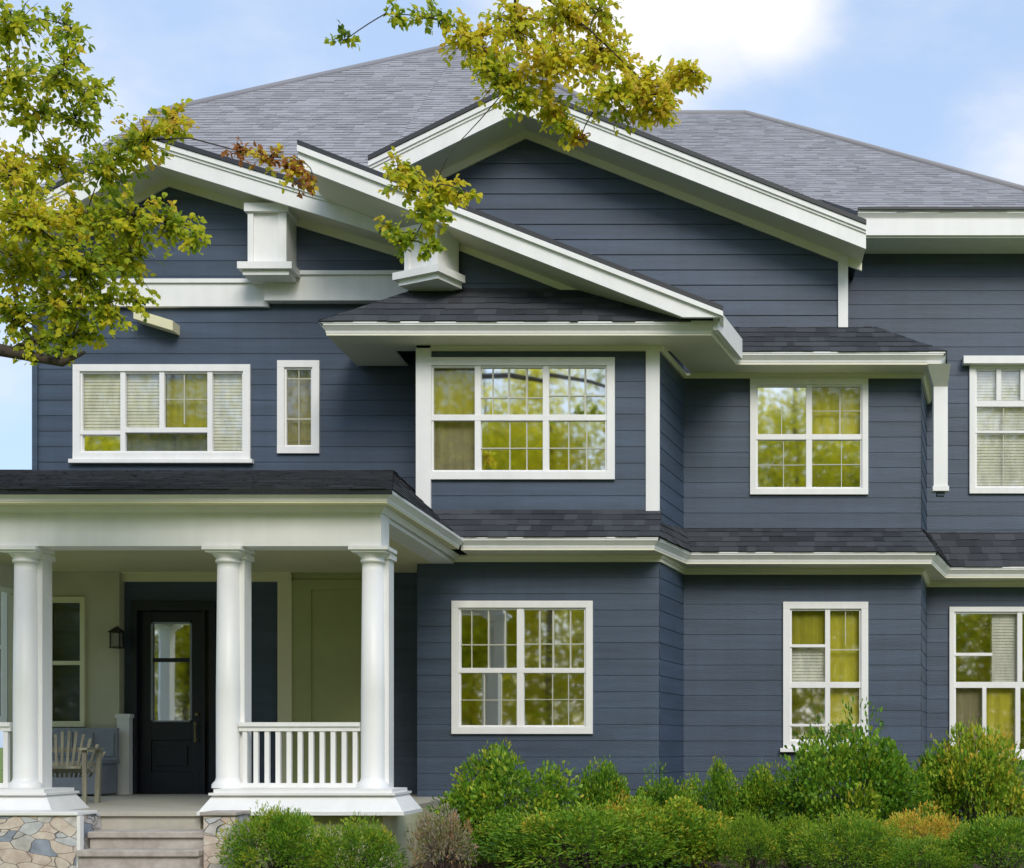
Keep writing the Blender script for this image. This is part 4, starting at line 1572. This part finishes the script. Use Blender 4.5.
def shrub_mesh(name, n_lumps, n_leaves, leaf, fine, seed, upright=0.0, bias=0.0, m='shrub_leaf', wid=0.5):
    """A unit shrub about 2 wide and 1 high (origin at its foot), made of leaf faces spread through many small clumps."""
    g = np.random.default_rng(seed)
    u = g.normal(size=(n_lumps * 3, 3))
    u /= np.linalg.norm(u, axis=1, keepdims=True)
    u = u[u[:, 2] > -0.35][:n_lumps]
    rad = g.uniform(0.62, 0.92, len(u))
    cen = u * rad[:, None] * np.array([0.92, 0.92, 0.62]) + np.array([0, 0, 0.42])
    lr = g.uniform(0.11, 0.32, len(u))
    tone = g.normal(0, 0.25 if 'heath' in m else 0.13, len(u)) + bias
    pick = g.integers(0, len(u), n_leaves)
    dv = g.normal(size=(n_leaves, 3))
    dv /= np.linalg.norm(dv, axis=1, keepdims=True)
    sh = g.uniform(0.35, 1.0, n_leaves) ** 0.5
    sh *= 1 + 0.22 * (g.random(n_leaves) > 0.92)
    pos = cen[pick] + dv * (lr[pick] * sh)[:, None] * np.array([1, 1, 0.85])
    pos[:, 2] = np.maximum(pos[:, 2], 0.02)
    d = dv * 0.8 + u[pick] * 0.5 + g.normal(size=(n_leaves, 3)) * 0.45 + np.array([0, 0, 0.12 + upright])
    nrm = g.normal(size=(n_leaves, 3)) * 0.7 + dv + np.array([0, 0, 0.3])
    L = leaf * g.uniform(0.6, 1.3, n_leaves)
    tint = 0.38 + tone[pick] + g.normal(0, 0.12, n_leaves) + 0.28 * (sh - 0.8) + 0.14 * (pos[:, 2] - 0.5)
    o = leaf_object(name, m, pos, d, nrm, L, L * (wid if not fine else 0.28), tint)
    w = MB()
    for k in range(0, len(u), 3):
        c = Vector(cen[k])
        w.tube([(c.x * 0.08, c.y * 0.08, -0.05), (c.x * 0.4, c.y * 0.4, c.z * 0.45), tuple(c)], [0.022, 0.016, 0.006], 5)
    s = w.build('stem', 'bark')
    me, ms = o.data, s.data
    bpy.data.objects.remove(o)
    bpy.data.objects.remove(s)
    return me, ms


BROAD = [shrub_mesh('foliage', 75, 13000, 0.052, False, 21 + k, 0.0, wid=0.58) for k in range(3)]
FINE = [shrub_mesh('foliage', 85, 13000, 0.060, True, 41 + k, 0.3, 0.04) for k in range(3)]
GOLD = [shrub_mesh('foliage', 40, 6500, 0.065, True, 61, 0.3, 0.5)]
HEATH = [shrub_mesh('foliage', 42, 3300, 0.085, True, 71, 0.3, 0.10, 'heath_leaf')]
LIME = [shrub_mesh('foliage', 75, 15000, 0.055, False, 31, 0.1, 0.16, wid=0.55)]


def shrub(name, meshes, idx, px0, px1, top, d, label, cat='shrub', group=None, rz=0.0, deep=0.9):
    me, ms = meshes[idx % len(meshes)]
    x = X((px0 + px1) / 2, d)
    gz = ground_z(d) + 0.03
    hw = (px1 - px0) / 2 * d / F / 0.85
    hh = (Z(top, d) - gz) / 1.07
    r = props(empty(name, (x, d, gz)), label, cat, group)
    for nm, mm in (('foliage', me), ('stem', ms)):
        o = bpy.data.objects.new(nm, mm)
        COL.objects.link(o)
        o.parent = r
        o.scale = (hw, hw * deep, hh)
        o.rotation_euler = (0, 0, rz)
    return r


G1, G2 = 'shrubs along the house wall', 'low shrubs along the front of the bed'
shrub('shrub', BROAD, 0, 446, 574, 750, 13.2, 'large dome-shaped green shrub below the ground-floor window of the bay', group=G1, rz=0.4)
shrub('shrub', BROAD, 1, 570, 634, 765, 13.5, 'small green shrub right of the large dome-shaped one, against the bay wall', group=G1, rz=1.4)
shrub('shrub', BROAD, 2, 622, 700, 777, 13.4, 'low spreading green shrub at the inner corner of the two bays', group=G1, rz=2.2)
shrub('shrub', BROAD, 0, 684, 742, 764, 13.9, 'upright small shrub with a pointed top under the plain right bay wall', group=G1, rz=3.4)
shrub('shrub', BROAD, 1, 732, 800, 768, 14.0, 'rounded small shrub touching the left side of the tallest shrub', group=G1, rz=4.1)
shrub('shrub', BROAD, 2, 780, 922, 722, 13.6, 'tallest bushy green shrub, covering the foot of the narrow ground-floor window', group=G1, rz=5.2)
shrub('shrub', LIME, 0, 916, 1030, 728, 14.3, 'big yellowish-green shrub in front of the far right ground-floor window', group=G1, rz=0.9)
shrub('shrub', FINE, 0, 500, 690, 806, 11.9, 'broad low feathery shrub in front of the dome-shaped shrub', group=G2, rz=0.3)
shrub('shrub', LIME, 0, 604, 730, 799, 12.4, 'yellow-tipped low mound in the middle of the bed', group=G2, rz=2.6)
shrub('shrub', FINE, 1, 716, 786, 815, 11.9, 'small round feathery shrub below the plain right bay wall', group=G2, rz=1.6)
shrub('shrub', FINE, 2, 764, 824, 816, 12.1, 'small feathery tuft between the round shrub and the broad clump before the tallest shrub', group=G2, rz=2.4)
shrub('shrub', FINE, 0, 792, 900, 814, 11.7, 'broad feathery clump in front of the tallest shrub', group=G2, rz=3.3)
shrub('golden_shrub', GOLD, 0, 872, 968, 808, 12.5, 'low shrub with orange-yellow tips between the green shrubs', group=G2, rz=0.2)
shrub('shrub', FINE, 1, 872, 974, 838, 11.5, 'lowest feathery shrub in front of the orange-tipped one', group=G2, rz=4.6)
shrub('shrub', FINE, 2, 944, 1066, 816, 11.6, 'feathery shrub cut by the right edge of the picture', group=G2, rz=5.5)
shrub('shrub', BROAD, 1, 470, 545, 815, 12.3, 'dark small shrub at the left foot of the dome-shaped shrub', group=G2, rz=5.7)
G3 = 'round shrubs before the porch'
shrub('shrub', FINE, 2, 230, 330, 808, 11.05, 'bright green round shrub beside the steps, in front of the porch', group=G3, rz=0.8)
shrub('shrub', FINE, 0, 308, 400, 820, 11.0, 'flatter round shrub below the right-hand porch column', group=G3, rz=2.9)
shrub('golden_shrub', GOLD, 0, 596, 660, 797, 12.75, 'small orange-tipped shrub behind the broad low feathery one', group=G2, rz=1.9)
shrub('heather', HEATH, 0, 412, 474, 806, 11.9, 'dry grey-brown heather with reddish tips at the porch corner', 'heather', rz=1.1)

# bark chips on the bed
n = 5000
pos = np.stack([nr.uniform(-4.0, 4.4, n), nr.uniform(10.2, 12.9, n), np.zeros(n)], 1)
pos[:, 2] = [ground_z(y) + 0.045 + 0.02 * rng.random() for y in pos[:, 1]]
L = nr.uniform(0.02, 0.06, n)
props(leaf_object('mulch', 'chip', pos, rand_dir(n) * np.array([1, 1, 0.35]), rand_dir(n) * 0.5 + np.array([0, 0, 1]), L, L * 0.5, nr.random(n)), 'reddish brown bark mulch between the shrubs', 'mulch', kind='stuff')

# --- trees across the street: the windows mirror them
tp_, td_, tn_, tl_, tt_ = [], [], [], [], []
tw = MB()
r2 = np.random.default_rng(5)
for k in range(42):
    row = k % 3
    x = -36 + k * 1.7 + r2.uniform(-0.8, 0.8)
    y = -12 - row * 5 - r2.uniform(0, 2.5)
    hgt = r2.uniform(14, 16) + row * 1.8
    rad = r2.uniform(2.4, 3.4)
    tone = r2.choice([0.55, 0.75, 0.85, 0.95])
    tw.tube([(x, y, -0.1), (x + 0.1, y, hgt * 0.5), (x, y, hgt * 0.9)], [0.12, 0.09, 0.04], 8)
    for j in range(70):
        v = r2.normal(size=3)
        v /= np.linalg.norm(v)
        c = np.array([x, y, hgt * 0.5]) + v * np.array([rad, rad, hgt * 0.5]) * r2.uniform(0.25, 0.97)
        if j > 55:
            c = np.array([x + r2.uniform(-2, 2), y + r2.uniform(-1, 1), r2.uniform(0.3, 5.5)])
        m = 170
        dv = r2.normal(size=(m, 3))
        dv /= np.linalg.norm(dv, axis=1, keepdims=True)
        pp = c + dv * r2.uniform(0.3, 1.3, (m, 1))
        pp[:, 2] = np.maximum(pp[:, 2], 0.3)
        tp_.append(pp)
        td_.append(dv + r2.normal(size=(m, 3)) * 0.5)
        tn_.append(r2.normal(size=(m, 3)))
        tl_.append(r2.uniform(0.12, 0.26, m))
        tt_.append(tone + r2.normal(0, 0.12) + r2.normal(0, 0.1, m))
tl_ = np.concatenate(tl_)
fo = leaf_object('treeline', 'far_leaf', np.concatenate(tp_), np.concatenate(td_), np.concatenate(tn_), tl_, tl_ * 0.7, np.concatenate(tt_), simple=True)
props(fo, 'row of green and yellow trees across the street, mirrored in the windows', 'treeline', kind='stuff')
tw.build('treeline_trunks', 'bark', fo)
